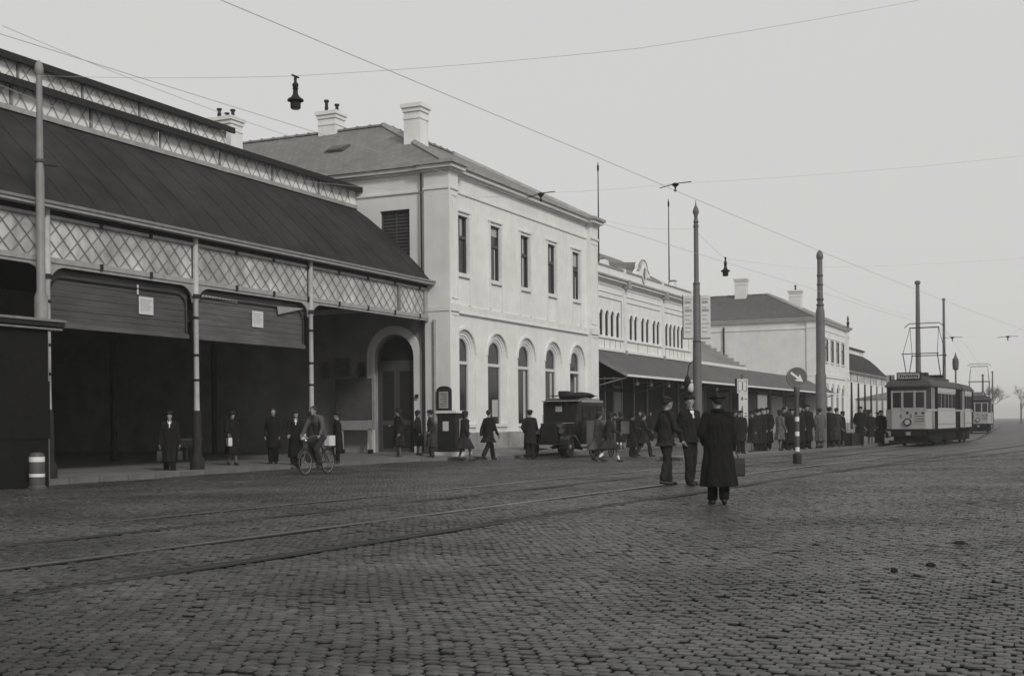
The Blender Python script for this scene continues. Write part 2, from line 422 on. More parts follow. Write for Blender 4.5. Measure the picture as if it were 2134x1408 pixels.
# beyond 25 m the stones are a few pixels each: plain five-faced blocks
nf = len(far_pts); a_, b_ = SX * .5 - .002, SY * .5 - .004
U2 = np.array([(-a_, -b_, -.009), (a_, -b_, -.009), (a_, b_, -.009), (-a_, b_, -.009), (-a_ * .86, -b_ * .88, 0), (a_ * .86, -b_ * .88, 0), (a_ * .86, b_ * .88, 0), (-a_ * .86, b_ * .88, 0)])
V2 = np.repeat(U2[None], nf, 0).copy()
V2[:, :, 2] += (und(far_pts[:, 0], far_pts[:, 1]) + rng.normal(0, .0018, nf))[:, None] + V2[:, :, 0] * rng.normal(0, .024, nf)[:, None] + V2[:, :, 1] * rng.normal(0, .022, nf)[:, None]
V2[:, :, 0] += far_pts[:, None, 0]; V2[:, :, 1] += far_pts[:, None, 1]
F2 = np.array([(0, 1, 5, 4), (1, 2, 6, 5), (2, 3, 7, 6), (3, 0, 4, 7), (4, 5, 6, 7)])
me = bpy.data.meshes.new('sett_paving'); L2 = (F2[None] + (np.arange(nf) * 8)[:, None, None]).reshape(-1).astype(np.int32)
me.vertices.add(nf * 8); me.vertices.foreach_set('co', V2.reshape(-1)); me.loops.add(len(L2)); me.loops.foreach_set('vertex_index', L2)
me.polygons.add(nf * 5); me.polygons.foreach_set('loop_start', (np.arange(nf * 5) * 4).astype(np.int32)); me.polygons.foreach_set('loop_total', np.full(nf * 5, 4, np.int32))
me.materials.append(M['sett']); me.materials.append(M['flank']); me.polygons.foreach_set('material_index', np.tile(np.array([0, 0, 0, 0, 0], np.int32), nf))
at_ = me.attributes.new('tone', 'FLOAT', 'FACE'); at_.data.foreach_set('value', np.repeat(rng.random(nf).astype(np.float32), 5)); me.update(calc_edges=True)
tag(mesh_obj('sett_paving', me, road), kind='stuff')
ms = bpy.data.meshes.new('sett')
ms.from_pydata([tuple(p) for p in uv_], [], uf + ut); ms.materials.append(M['sett']); ms.materials.append(M['flank']); ms.polygons.foreach_set('use_smooth', [False] * 8 + [True] * 8 + [False]); ms.polygons.foreach_set('material_index', [1] * 8 + [0] * 9)
sett_meshes = []
for t_k in range(8):
    mk_ = ms.copy(); at_ = mk_.attributes.new('tone', 'FLOAT', 'FACE'); at_.data.foreach_set('value', [t_k / 7] * 17); sett_meshes.append(mk_)
for k in idx_obj:
    x, y, _ = pts[k]
    o = mesh_obj('sett', random.choice(sett_meshes), road, (x, y, float(und(x, y)) + random.gauss(0, 0.0035)))
    o.rotation_euler = (random.gauss(0, 0.022), random.gauss(0, 0.024), 0)
    o.scale = (random.uniform(.95, 1.04), random.uniform(.86, 1.05), 1)
# beyond: one sheet whose edge lies across the view at 34 m
def wp(dep, lt): return (dep * ca + lt * sa, dep * sa - lt * ca)
a = wp(FARD - 0.05, -60); b = wp(FARD - 0.05, 400); c = wp(1200, 1500); d = wp(1200, -1500)
fr = MB(); fr.poly([(a[0], a[1], -0.004), (b[0], b[1], -0.004), (c[0], c[1], -0.004), (d[0], d[1], -0.004)])
fr.build('far_paving', M['far_road'], road)
# strips either side of the near fan, so that a step aside still shows paving
for s in (-1, 1):
    e0 = wp(4.5, s * (0.47 * 4.5 + 1.25)); e1 = wp(FARD, s * (0.47 * FARD + 1.25)); e2 = wp(FARD, s * 60); e3 = wp(-10, s * 60); e4 = wp(-10, s * 1)
    MB().poly([(p[0], p[1], -0.014) for p in (e0, e1, e2, e3, e4)][::s]).build('side_paving', M['far_road'], road)
e = [wp(4.5, 3.4), wp(4.5, -3.4), wp(-10, -1), wp(-10, 1)]
MB().poly([(p[0], p[1], -0.014) for p in e]).build('side_paving', M['far_road'], road)

# rails (grooved tram rails): head, groove
for ri, R in enumerate(RAILS):
    mb = MB(); dark_rail = ri in (1, 3, 4)
    for k in range(len(R) - 1):
        (x0, y0), (x1, y1) = R[k], R[k + 1]
        for dy0, dy1, z, mi in (((-0.055, -0.025, 0.006, 0), (-0.025, 0.072, 0.0025, 1), (0.072, 0.085, 0.004, 0)) if dark_rail else ((-0.055, 0.025, 0.006, 0), (0.025, 0.062, 0.0025, 1), (0.062, 0.085, 0.004, 0))):
            mb.add([(x0, y0 + dy0, z), (x1, y1 + dy0, z), (x1, y1 + dy1, z), (x0, y0 + dy1, z)], [(0, 1, 2, 3)], mi)
            mb.add([(x0, y0 + dy0, -0.05), (x1, y1 + dy0, -0.05), (x1, y1 + dy0, z), (x0, y0 + dy0, z)], [(0, 1, 2, 3)], mi)
        # dark dirt beside the rail
        mb.add([(x0, y0 - 0.15, 0.0012), (x1, y1 - 0.15, 0.0012), (x1, y1 - 0.055, 0.0012), (x0, y0 - 0.055, 0.0012)], [(0, 1, 2, 3)], 1)
        mb.add([(x0, y0 + 0.085, 0.0012), (x1, y1 + 0.085, 0.0012), (x1, y1 + 0.13, 0.0012), (x0, y0 + 0.13, 0.0012)], [(0, 1, 2, 3)], 1)
    mb.build('tram_rail', [M['rail_rust'] if dark_rail else M['rail'], M['groove']], road)

# tram stop island
isl = empty('tram_island', kind='structure')
MB().prism(ISL, -0.05, 0.11, axis='z').build('island_top', M['pavement'], isl)
for k in range(len(ISL)):
    (x0, y0), (x1, y1) = ISL[k], ISL[(k + 1) % len(ISL)]
    L = math.hypot(x1 - x0, y1 - y0); nseg = max(1, round(L / 1.2))
    for s in range(nseg):
        t0, t1 = s / nseg, (s + 1) / nseg - 0.012 / L
        p = Vector((x0 + (x1 - x0) * (t0 + t1) / 2, y0 + (y1 - y0) * (t0 + t1) / 2, 0.035))
        rot = Matrix.Rotation(math.atan2(y1 - y0, x1 - x0), 3, 'Z')
        MB().cbox(p, (L * (t1 - t0), 0.14, 0.17), rot=rot).build('kerb_stone', M['kerb'], isl)

# station pavement
pav = empty('pavement', kind='structure')
xs = [-12, 10, 36.5, 38.5, 40.5, 42, 57, 75, 112, 140, 175, 230]
mb = MB(); rg = []
for x in xs:
    yk = kerb_y(x) + 0.08; zi = 0.125 if x < 37 else (0.30 if x > 40.6 else 0.20)
    rg.append([(x, yk, 0.115), (x, max(yk + 0.3, 21.7 if x > 40 else 22.6), zi), (x, 47.5, zi), (x, 60, zi)])
mb.rings(rg, False, 0, close=False)
mb.build('pavement_top', M['pavement'], pav)
kb = MB().box(-0.49, -0.09, -0.1, 0.49, 0.09, 0.12).mesh('kerb_stone', M['kerb'])
x = 6.0
while x < 120:
    y0, y1 = kerb_y(x), kerb_y(x + 1)
    o = mesh_obj('kerb_stone', kb, pav, (x + 0.5, (y0 + y1) / 2, random.uniform(-0.003, 0.003)))
    o.rotation_euler = (0, 0, math.atan2(y1 - y0, 1)); o.scale = (math.hypot(1, y1 - y0), 1, 1)
    x += 1
MB().box(120, 19.51, -0.1, 230, 19.69, 0.12).build('kerb_line', M['kerb'], pav)

# ------------------------------------------------------------ facades
def T_front(y0): return lambda s, z, d: (s, y0 + d, z)
def T_side(x0): return lambda s, z, d: (x0 + d, s, z)

def opening_pts(o, k=0.0, n=14):
    h = o['w'] / 2 - k
    if o.get('arch'):
        sp = o['zt'] - o['w'] / 2
        return [(o['c'] - h, o['zb'] + (k if o.get('sill') else 0))] + [(o['c'] - h * math.cos(PI * i / n), sp + h * math.sin(PI * i / n)) for i in range(n + 1)] + [(o['c'] + h, o['zb'] + (k if o.get('sill') else 0))]
    return [(o['c'] - h, o['zb'] + k), (o['c'] - h, o['zt'] - k), (o['c'] + h, o['zt'] - k), (o['c'] + h, o['zb'] + k)]

def facade(mb, T, s0, s1, z0, z1, ops, dep=0.1, mi=0):
    s = s0
    for o in sorted(ops, key=lambda o: o['c']):
        a, b = o['c'] - o['w'] / 2, o['c'] + o['w'] / 2
        mb.poly([T(s, z0, 0), T(a, z0, 0), T(a, z1, 0), T(s, z1, 0)], mi)
        if o['zb'] > z0 + 1e-4: mb.poly([T(a, z0, 0), T(b, z0, 0), T(b, o['zb'], 0), T(a, o['zb'], 0)], mi)
        P = opening_pts(o)
        top = [p for p in P[1:-1]]
        for (p, q_) in zip(top, top[1:]):
            if abs(p[0] - q_[0]) > 1e-6: mb.poly([T(p[0], p[1], 0), T(q_[0], q_[1], 0), T(q_[0], z1, 0), T(p[0], z1, 0)], mi)
        loop = P + ([P[0]])
        for (p, q_) in zip(loop, loop[1:]):
            mb.poly([T(p[0], p[1], 0), T(q_[0], q_[1], 0), T(q_[0], q_[1], dep), T(p[0], p[1], dep)], mi)
        s = b
    mb.poly([T(s, z0, 0), T(s1, z0, 0), T(s1, z1, 0), T(s, z1, 0)], mi)

def step_ring(mb, T, o, k0, k1, d0, d1, mi=0):
    P = opening_pts(o, k0); Q = opening_pts(o, k1)
    for i in range(len(P) - 1):
        mb.poly([T(*P[i], d0), T(*P[i + 1], d0), T(*Q[i + 1], d0), T(*Q[i], d0)], mi)
        mb.poly([T(*Q[i], d0), T(*Q[i + 1], d0), T(*Q[i + 1], d1), T(*Q[i], d1)], mi)

def frame_band(mb, T, P, Q, d0, d1, mi=0, close=True, both=False):
    n_ = len(P)
    for i in range(n_ if close else n_ - 1):
        j = (i + 1) % n_
        mb.poly([T(*P[i], d0), T(*P[j], d0), T(*Q[j], d0), T(*Q[i], d0)], mi)
        mb.poly([T(*Q[i], d0), T(*Q[j], d0), T(*Q[j], d1), T(*Q[i], d1)], mi)
        if both: mb.poly([T(*P[i], d0), T(*P[j], d0), T(*P[j], d1), T(*P[i], d1)], mi)

def window(parent, T, o, k, dep, frame_mat, transom=None, mullion=True, curtain=None, louvre=False, fw=0.06, arm=True):
    P = opening_pts(o, k); Q = opening_pts(o, k + fw)
    mb = MB(); frame_band(mb, T, P, Q, dep - 0.05, dep + 0.02)
    h = o['w'] / 2 - k - fw
    def bar(s0, s1, z0, z1, m_=0, dd=0.06):
        vs = [T(a, b, c) for c in (dep - dd, dep + 0.02) for a, b in ((s0, z0), (s1, z0), (s1, z1), (s0, z1))]
        mb.add(vs, [(0, 1, 2, 3), (4, 5, 6, 7), (0, 1, 5, 4), (1, 2, 6, 5), (2, 3, 7, 6), (3, 0, 4, 7)], m_)
    if transom is not None: bar(o['c'] - h, o['c'] + h, transom - 0.06, transom + 0.06)
    if mullion:
        top = (o['zt'] - k - fw) if not o.get('arch') else (transom if transom is not None else o['zt'] - k - fw)
        bar(o['c'] - 0.025, o['c'] + 0.025, o['zb'] + fw, top, 0, 0.03)
    w = mb.build('window' if not louvre else 'louvre_window', frame_mat, parent)
    g = MB(); g.poly([T(p[0], p[1], dep + 0.012) for p in Q]); g.build('pane', M['louvre'] if louvre else M['glass'], w)
    if louvre:
        lb = MB(); z = o['zb'] + fw
        while z < o['zt'] - 0.1:
            vs = [T(o['c'] - h, z, dep - 0.03), T(o['c'] + h, z, dep - 0.03), T(o['c'] + h, z + 0.10, dep + 0.01), T(o['c'] - h, z + 0.10, dep + 0.01)]
            lb.poly(vs); z += 0.13
        lb.build('slats', M['louvre'], w)
    if curtain:
        for (a, b, z0, z1) in curtain:
            cb = MB(); nn = 8
            pts_ = [(a + (b - a) * i / nn, 0.008 + 0.004 * (-1) ** i) for i in range(nn + 1)]
            for (p, q_) in zip(pts_, pts_[1:]): cb.poly([T(p[0], z0, dep - p[1] + 0.012), T(q_[0], z0, dep - q_[1] + 0.012), T(q_[0], z1, dep - q_[1] + 0.012), T(p[0], z1, dep - p[1] + 0.012)])
            cb.build('curtain', M['curtain'], w)
    return w

def strip(parent, name, m, T, s0, s1, z0, z1, d0, d1):
    vs = [T(a, b, c) for c in (d0, d1) for a, b in ((s0, z0), (s1, z0), (s1, z1), (s0, z1))]
    return MB().add(vs, [(0, 3, 2, 1), (4, 5, 6, 7), (0, 1, 5, 4), (1, 2, 6, 5), (2, 3, 7, 6), (3, 0, 4, 7)]).build(name, m, parent)

def chimney(parent, x, y, z0, z1, wx=0.75, wy=0.95, pots=(), m=None):
    m = m or M['plaster']
    mb = MB(); mb.box(x - wx / 2, y - wy / 2, z0, x + wx / 2, y + wy / 2, z1 - 0.32)
    mb.box(x - wx / 2 - .03, y - wy / 2 - .03, z1 - 0.62, x + wx / 2 + .03, y + wy / 2 + .03, z1 - 0.55)
    c_ = mb.build('chimney', m, parent)
    cp = MB(); cp.box(x - wx / 2 - .05, y - wy / 2 - .05, z1 - 0.32, x + wx / 2 + .05, y + wy / 2 + .05, z1 - 0.16)
    cp.box(x - wx / 2 - .11, y - wy / 2 - .11, z1 - 0.16, x + wx / 2 + .11, y + wy / 2 + .11, z1)
    cp.build('chimney_cap', m, c_)
    for dx, dy, h in pots:
        p = MB(); p.lathe([(0.09, 0), (0.075, h * .3), (0.10, h * .35), (0.075, h * .45), (0.075, h * .8), (0.12, h * .85), (0.11, h)], (x + dx, y + dy, z1), 10)
        p.build('chimney_pot', M['iron_dark'], c_, smooth=True)

def pavilion(x0, x1, y0, zs, label, cat='building', group=None, dark=False, nwin=5, side_window=True, side_door=True, first=42.55, pitch=2.94, depth=27.0, back_hidden=False):
    b_ = empty('station_pavilion', (0, 0, 0), 0, label, cat, group)
    T = T_front(y0)
    Z = lambda z: z if z < 0.5 else 1.38 + (z - 1.38) * zs
    zt = Z(11.0); zb = 0.12
    cs = [x0 + (first - 41.1) + pitch * k for k in range(nwin)]
    up = [dict(c=c, w=0.98, zb=Z(7.2), zt=Z(9.45)) for c in cs]
    if dark: up = [dict(c=c, w=1.75, zb=Z(7.2), zt=Z(9.45)) for c in cs]
    lo = [dict(c=c + 0.08, w=1.84, zb=Z(1.30), zt=Z(5.02), arch=True) for c in cs]
    mb = MB()
    facade(mb, T, x0, x1, Z(5.72), zt, up, 0.05 if dark else 0.18)
    facade(mb, T, x0, x1, zb, Z(5.72), lo, 0.02 if dark else 0.057)
    mb.build('front_wall', M['plaster'], b_)
    # back and far walls
    Ts = T_side(x0)
    sops_hi = [dict(c=y0 + 2.2, w=1.32, zb=Z(7.0), zt=Z(9.63))] if side_window else []
    sops_lo = [dict(c=y0 + 2.28, w=1.75, zb=0.12, zt=Z(4.81), arch=True)] if side_door else []
    mb = MB()
    facade(mb, Ts, y0 - 0.0, y0 + depth, Z(5.72), zt, sops_hi, 0.2)
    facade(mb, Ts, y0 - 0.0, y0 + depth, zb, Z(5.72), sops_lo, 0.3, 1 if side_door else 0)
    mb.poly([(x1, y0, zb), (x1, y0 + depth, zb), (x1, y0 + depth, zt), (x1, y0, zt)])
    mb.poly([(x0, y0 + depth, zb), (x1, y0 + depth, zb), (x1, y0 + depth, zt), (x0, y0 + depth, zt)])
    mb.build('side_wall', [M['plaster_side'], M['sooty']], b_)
    if side_window: window(b_, Ts, sops_hi[0], 0, 0.16, M['frame_d'], louvre=True)
    if side_door:
        o = sops_lo[0]
        window(b_, Ts, o, 0, 0.26, M['frame_d'], transom=Z(3.75), mullion=False, fw=0.09)
        dd = MB()
        for s in (-1, 1):
            a0, a1 = (o['c'] - 0.76, o['c'] - 0.01) if s < 0 else (o['c'] + 0.01, o['c'] + 0.76)
            ds = strip(b_, 'door_leaf', M['frame_d'], Ts, a0, a1, 0.14, Z(3.68), 0.20, 0.25)
            strip(ds, 'door_panel', M['iron_dark'], Ts, a0 + .12, a1 - .12, 0.4, 1.3, 0.185, 0.205)
            strip(ds, 'door_panel', M['iron_dark'], Ts, a0 + .12, a1 - .12, 1.5, Z(3.4), 0.185, 0.205)
        P = opening_pts(o, -0.34); Q = opening_pts(o, -0.02)
        fb = MB(); frame_band(fb, Ts, P, Q, -0.06, 0.0, close=False, both=True)
        fb.build('door_surround', M['plaster_side'], b_)
    # windows front
    for i, (u, l) in enumerate(zip(up, lo)):
        h = u['w'] / 2
        window(b_, T, u, 0, 0.035 if dark else 0.14, M['frame_d'], transom=Z(8.62), mullion=False, fw=0.05,
               curtain=[[(u['c'] + 0.02, u['c'] + 0.20, Z(8.70), Z(9.38))], [(u['c'] - 0.40, u['c'] + 0.40, Z(9.05), Z(9.38)), (u['c'] + 0.14, u['c'] + 0.24, Z(7.25), Z(8.55))], [(u['c'] + 0.0, u['c'] + 0.16, Z(7.25), Z(9.38))], [(u['c'] + 0.1, u['c'] + 0.26, Z(8.70), Z(9.38))], [(u['c'] - 0.40, u['c'] + 0.40, Z(8.80), Z(9.38)), (u['c'] + 0.2, u['c'] + 0.3, Z(7.25), Z(8.3))]][i % 5])
        # thin surround running down to the string course
        for a in (u['c'] - h - 0.13, u['c'] + h + 0.01):
            strip(b_, 'window_surround', M['moulding'], T, a, a + 0.12, Z(5.98), Z(9.58), -0.045, 0.002)
        strip(b_, 'window_surround', M['moulding'], T, u['c'] - h - 0.18, u['c'] + h + 0.18, Z(9.581), Z(9.66), -0.07, 0.003)
        strip(b_, 'window_sill', M['moulding'], T, u['c'] - h - 0.005, u['c'] + h + 0.005, Z(7.04), Z(7.19), -0.09, 0.0)
        rr = MB(); q0 = 0.3 if dark else 1.0
        step_ring(rr, T, l, 0.00, 0.11, 0.055 * q0, 0.09 * q0)
        step_ring(rr, T, l, 0.11, 0.22, 0.088 * q0, 0.13 * q0)
        step_ring(rr, T, l, 0.22, 0.31, 0.128 * q0, 0.24 * q0)
        rr.build('arch_moulding', M['moulding'], b_)
        P = opening_pts(dict(l, w=l['w'] + 0.0), -0.10); Q = opening_pts(l, -0.0)
        hood = MB(); top = range(1, len(P) - 1)
        Pi = [P[k] for k in top]; Qi = [Q[k] for k in top]
        frame_band(hood, T, Pi, Qi, -0.05, 0.0, close=False, both=True)
        hood.build('hood_moulding', M['moulding'], b_)
        cur = {0: [], 1: [(l['c'] - 0.1, l['c'] + 0.45, 1.6, 2.3)], 2: [(l['c'] + 0.06, l['c'] + 0.30, 1.5, 3.6)], 3: [(l['c'] + 0.05, l['c'] + 0.30, 1.5, 3.6)], 4: [(l['c'] + 0.1, l['c'] + 0.35, 1.5, 3.5)]}.get(i, [])
        window(b_, T, l, 0.31, 0.205 * q0, M['frame_w'], transom=Z(3.72), mullion=False, curtain=[(a, b, Z(z0_), Z(z1_)) for a, b, z0_, z1_ in cur], fw=0.05)
        strip(b_, 'window_sill', M['moulding'], T, l['c'] - 0.90, l['c'] + 0.90, Z(1.18), Z(1.31), -0.07, 0.28)
    # string course, frieze line, plinth
    xa, xb = x0 + 0.62, x1 - 0.95
    strip(b_, 'string_course', M['moulding'], T, xa, xb, Z(5.66), Z(5.94), -0.05, 0.0)
    strip(b_, 'string_course', M['moulding'], T, xa, xb, Z(5.60), Z(5.655), -0.10, 0.0)
    strip(b_, 'frieze_band', M['moulding'], T, xa, xb, Z(10.26), Z(10.34), -0.05, 0.0)
    for l0, l1 in zip([xa - 0.92] + [l['c'] for l in lo], [l['c'] for l in lo] + [xb + 0.92]):
        if l1 - 0.92 - (l0 + 0.92) > 0.02: strip(b_, 'plinth', M['plinth'], T, l0 + 0.92, l1 - 0.92, 0.10, Z(0.98), -0.12, 0.0)
    for l in lo: strip(b_, 'plinth', M['plinth'], T, l['c'] - 0.92, l['c'] + 0.92, 0.10, Z(0.96), -0.02, 0.1)
    for l in lo: strip(b_, 'apron_panel', M['moulding'], T, l['c'] - 0.88, l['c'] + 0.88, Z(0.965), Z(1.175), -0.012, 0.06)
    # corner pilasters with panels
    for (p0, p1) in ((x0 - 0.001, x0 + 0.62), (x1 - 0.95, x1)):
        strip(b_, 'corner_pilaster', M['plaster'], T, p0, p1, Z(0.98), Z(10.95), -0.25, 0.0)
        strip(b_, 'pilaster_base', M['plinth'], T, p0 - 0.04, p1 + 0.04, 0.10, Z(0.98), -0.31, 0.0)
        for (za, zb_) in ((Z(1.2), Z(5.5)), (Z(6.1), Z(10.05))):
            w0, w1 = p0 + 0.11, p1 - 0.11
            for aa in ((w0, w0 + .03, za, zb_), (w1 - .03, w1, za, zb_), (w0, w1, za, za + .03), (w0, w1, zb_ - .03, zb_)):
                strip(b_, 'panel_bead', M['moulding'], T, *aa, -0.275, -0.25)
        strip(b_, 'string_course', M['moulding'], T, p0 - 0.04, p1 + 0.04, Z(5.62), Z(5.92), -0.31, -0.25)
        strip(b_, 'frieze_band', M['moulding'], T, p0 - 0.03, p1 + 0.03, Z(10.26), Z(10.36), -0.30, -0.25)
    # side pilaster
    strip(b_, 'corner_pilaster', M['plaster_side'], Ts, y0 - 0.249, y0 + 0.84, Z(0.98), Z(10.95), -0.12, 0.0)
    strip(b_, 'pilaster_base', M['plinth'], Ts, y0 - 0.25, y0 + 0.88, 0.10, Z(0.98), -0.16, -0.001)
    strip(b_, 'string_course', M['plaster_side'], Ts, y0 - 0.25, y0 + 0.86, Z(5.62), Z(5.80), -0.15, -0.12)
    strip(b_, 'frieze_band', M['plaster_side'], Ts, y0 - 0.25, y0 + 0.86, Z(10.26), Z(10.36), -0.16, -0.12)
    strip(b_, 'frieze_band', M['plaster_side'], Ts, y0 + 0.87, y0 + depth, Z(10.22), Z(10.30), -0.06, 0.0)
    # cornice
    for nm, za, zb_, pr, mm in (('cornice_bed', 10.952, 11.03, 0.10, 'moulding'), ('cornice_fascia', 11.032, 11.17, 0.26, 'moulding'), ('gutter', 11.172, 11.30, 0.36, 'gutter')):
        m_ = M[mm]
        mb = MB(); mb.box(x0 - pr, y0 - pr, Z(za), x1 + pr, y0 + depth + pr, Z(zb_))
        for (p0, p1) in ((x0, x0 + 0.62), (x1 - 0.95, x1)):
            mb.box(p0 - pr - 0.003, y0 - 0.25 - pr, Z(za) + .002, p1 + pr * 0.7, y0 - pr + .1, Z(zb_) + .004)
        mb.box(x0 - 0.12 - pr, y0 - 0.25 - pr + .001, Z(za) + .001, x0, y0 + 0.84 + pr * .7, Z(zb_) + .003)
        mb.build(nm, m_, b_)
    # hipped roof with a flat top
    ze, zr = Z(11.28), Z(14.3)
    E = [(x0 - .2, y0 - .2), (x1 + .2, y0 - .2), (x1 + .2, y0 + depth + .2), (x0 - .2, y0 + depth + .2)]
    Rr = [(x0 + 4.8, y0 + 5.5), (x1 - 4.4, y0 + 5.5), (x1 - 4.4, y0 + depth - 5.5), (x0 + 4.8, y0 + depth - 5.5)]
    mb = MB()
    sx, sy = (0, 1)
    for k in range(4):
        j = (k + 1) % 4
        mb.poly([(E[k][0], E[k][1], ze), (E[j][0], E[j][1], ze), (Rr[j][0], Rr[j][1], zr), (Rr[k][0], Rr[k][1], zr)], 0 if k % 2 == 0 else 1)
    mb.poly([(p[0], p[1], zr) for p in Rr], 0)
    rf = mb.build('roof', [M['slate_dark'], M['slate_dark_y']] if dark else [M['slate_x'], M['slate_y']], b_)
    tl = MB().cbox((0, 0, 0), (0.60, 0.22, 0.08)).cbox((0.27, 0, 0.02), (0.08, 0.26, 0.11)).mesh('ridge_tile', M['ridge'])
    def ridge_line(a, b, step=0.34):
        a = Vector(a); b = Vector(b); L = (b - a).length; n_ = int(L / step)
        for k in range(n_):
            o = mesh_obj('ridge_tile', tl, rf, a + (b - a) * ((k + .5) / n_) + Vector((0, 0, 0.03)))
            o.rotation_euler = (b - a).to_track_quat('X', 'Z').to_euler()
    ridge_line((*Rr[0], zr), (*Rr[1], zr), .62); ridge_line((*Rr[3], zr), (*Rr[0], zr), .62)
    for k in (0, 1):
        a_, b__ = Vector((*E[k], ze)), Vector((*Rr[k], zr)); MB().tube([a_, b__], .15, 5).build('hip_flashing', M['hip'], rf)
    return b_, rf, Z

pv, rf, _ = pavilion(41.1, 56.6, 22.0, 1.0, 'tall cream two-storey station pavilion with five round-arched ground floor windows beside the dark train shed')
chimney(rf, 42.3, 33.2, 10.9, 14.45, 0.8, 1.1, ((-.2, 0.2, .42), (0.0, -0.05, .25), (.2, -.2, .42)))
chimney(rf, 46.0, 30.3, 13.6, 15.2, 0.75, 0.9, ((-0.15, .15, .55), (.15, -.2, .40)))
chimney(rf, 43.55, 24.6, 12.2, 14.30, 0.70, 0.75)
# roof light on the left slope
sk = MB(); sk.box(-.35, -.45, 0, .35, .45, .16); 
o = sk.build('roof_hatch', M['frame_d'], rf); o.location = (43.6, 28.4, 12.83); o.rotation_euler = (0, -0.5, 0)
sk = MB().box(-.28, -.36, .161, .28, .36, .18).build('pane', M['glass'], rf); sk.location = (43.6, 28.4, 12.83); sk.rotation_euler = (0, -0.5, 0)
# downpipe on side
MB().tube([(40.96, 22.95, 10.9), (40.96, 22.95, 0.3)], 0.035, 8).build('downpipe', M['iron_dark'], pv)
MB().tube([(40.93, 22.40, 5.3), (40.93, 22.40, 0.3)], 0.06, 8).build('downpipe', M['iron_light'], pv)

pv2, rf2, Z2 = pavilion(112.0, 127.6, 22.0, 0.93, 'distant second two-storey station pavilion with a dark hipped roof behind the canopy end', dark=True, side_window=False, side_door=False, first=43.0, pitch=2.85, depth=30)
chimney(rf2, 117.0, 40.5, 12.6, 14.9, 0.9, 1.1, m=M['plaster_side'])
chimney(rf2, 116.6, 30.0, 12.9, 15.0, 0.9, 1.1, m=M['plaster_side'])
chimney(rf2, 116.6, 24.8, 11.0, 13.6, 0.9, 1.1, ((0, 0, .5),), m=M['plaster_side'])
MB().tube([(111.86, 30.5, 10.0), (111.86, 30.5, 4.5)], 0.08, 8).build('downpipe', M['iron_dark'], pv2)
MB().lathe([(.02, 1.3), (.12, .9), (.06, .8), (.16, .5), (.1, .3), (.14, 0)][::-1], (127.4, 21.8, 10.6), 8).build('finial', M['iron_dark'], pv2)

# ------------------------------------------------------------ train sheds
def shed(x0, x1, cols, label, boards=(), detail=True, posts=(), group='iron train sheds', pitch=0.5, clos=True):
    s_ = empty('train_shed', (0, 0, 0), 0, label, 'train shed', None)
    prof = [(22.50, 6.72), (23.1, 7.36), (23.7, 7.95), (24.7, 8.86), (25.4, 9.42), (25.98, 9.82)]
    def roof_part(name, pr, thick=0.10, m=M['shed_roof']):
        mb = MB(); n_ = 14 if detail else 4
        up = [[(x0 + (x1 - x0) * i / n_, y, z) for y, z in pr] for i in range(n_ + 1)]
        mb.rings(up, False, 0, close=False)
        lo_ = [[(p[0], p[1] + 0.03, p[2] - thick) for p in r] for r in up]
        mb.rings(lo_, False, 0, close=False)
        for r, q_ in ((up[0], lo_[0]), (up[-1], lo_[-1])):
            mb.rings([r, q_], False, 0, close=False)
        return mb.build(name, m, s_)
    roof_part('lower_roof', prof)
    for k_ in range(34):
        xs_ = x0 + 1.2 + k_ * 1.03
        if xs_ < x1 - .2: MB().tube([(xs_, y - .01, z + .012) for y, z in prof], .007, 4).build('roof_seam', M['shed_roof'], s_)
    roof_part('upper_roof', [(25.72, 10.55), (25.74, 10.63), (32.45, 12.85)])
    roof_part('lantern_roof', [(31.95, 13.56), (31.97, 13.66), (35.5, 14.2), (40.0, 13.0), (47.0, 7.0)])
    strip(s_, 'eave_board', M['iron_dark'], T_front(25.74), x0, x1 + .25, 10.44, 10.64, -0.10, 0.0)
    strip(s_, 'eave_board', M['iron_dark'], T_front(31.95), x0, x1 + .10, 13.44, 13.67, -0.10, 0.0)
    # clerestory, lantern and girder: pale backing with crossed bars
    def lattice(y, z0, z1, xa, xb, pt, back, r=0.0105, post=None, nm='lattice_bar'):
        h = z1 - z0
        strip(s_, 'lattice_backing', back, T_front(y), xa, xb, z0, z1, 0.03, 0.08)
        run = round(h / pt) * pt if h > pt else pt
        bars = {}
        n_ = int(round((xb - xa) / pt))
        for sgn in (1, -1):
            for k in range(-int(run / pt), n_ + 1):
                a = xa + k * pt; b = a + run
                ta, tb = max(0, (xa - a) / run), min(1, (xb - a) / run)
                if tb - ta < 0.05: continue
                za, zb_ = (z0 + h * ta, z0 + h * tb) if sgn > 0 else (z1 - h * ta, z1 - h * tb)
                yb = y + (0.012 if sgn > 0 else 0.0)
                key = (round(tb - ta, 3), sgn)
                p0 = Vector((a + run * ta, yb, za)); p1 = Vector((a + run * tb, yb, zb_))
                if key not in bars:
                    d_ = p1 - p0; L = d_.length
                    mb = MB(); rot = Matrix.Rotation(-math.atan2(d_.z, d_.x), 3, 'Y')
                    mb.cbox(d_ / 2, (L, 0.014, r * 2), rot=rot)
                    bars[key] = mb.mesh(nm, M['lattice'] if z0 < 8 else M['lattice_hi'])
                mesh_obj(nm, bars[key], s_, p0)
    return s_, lattice

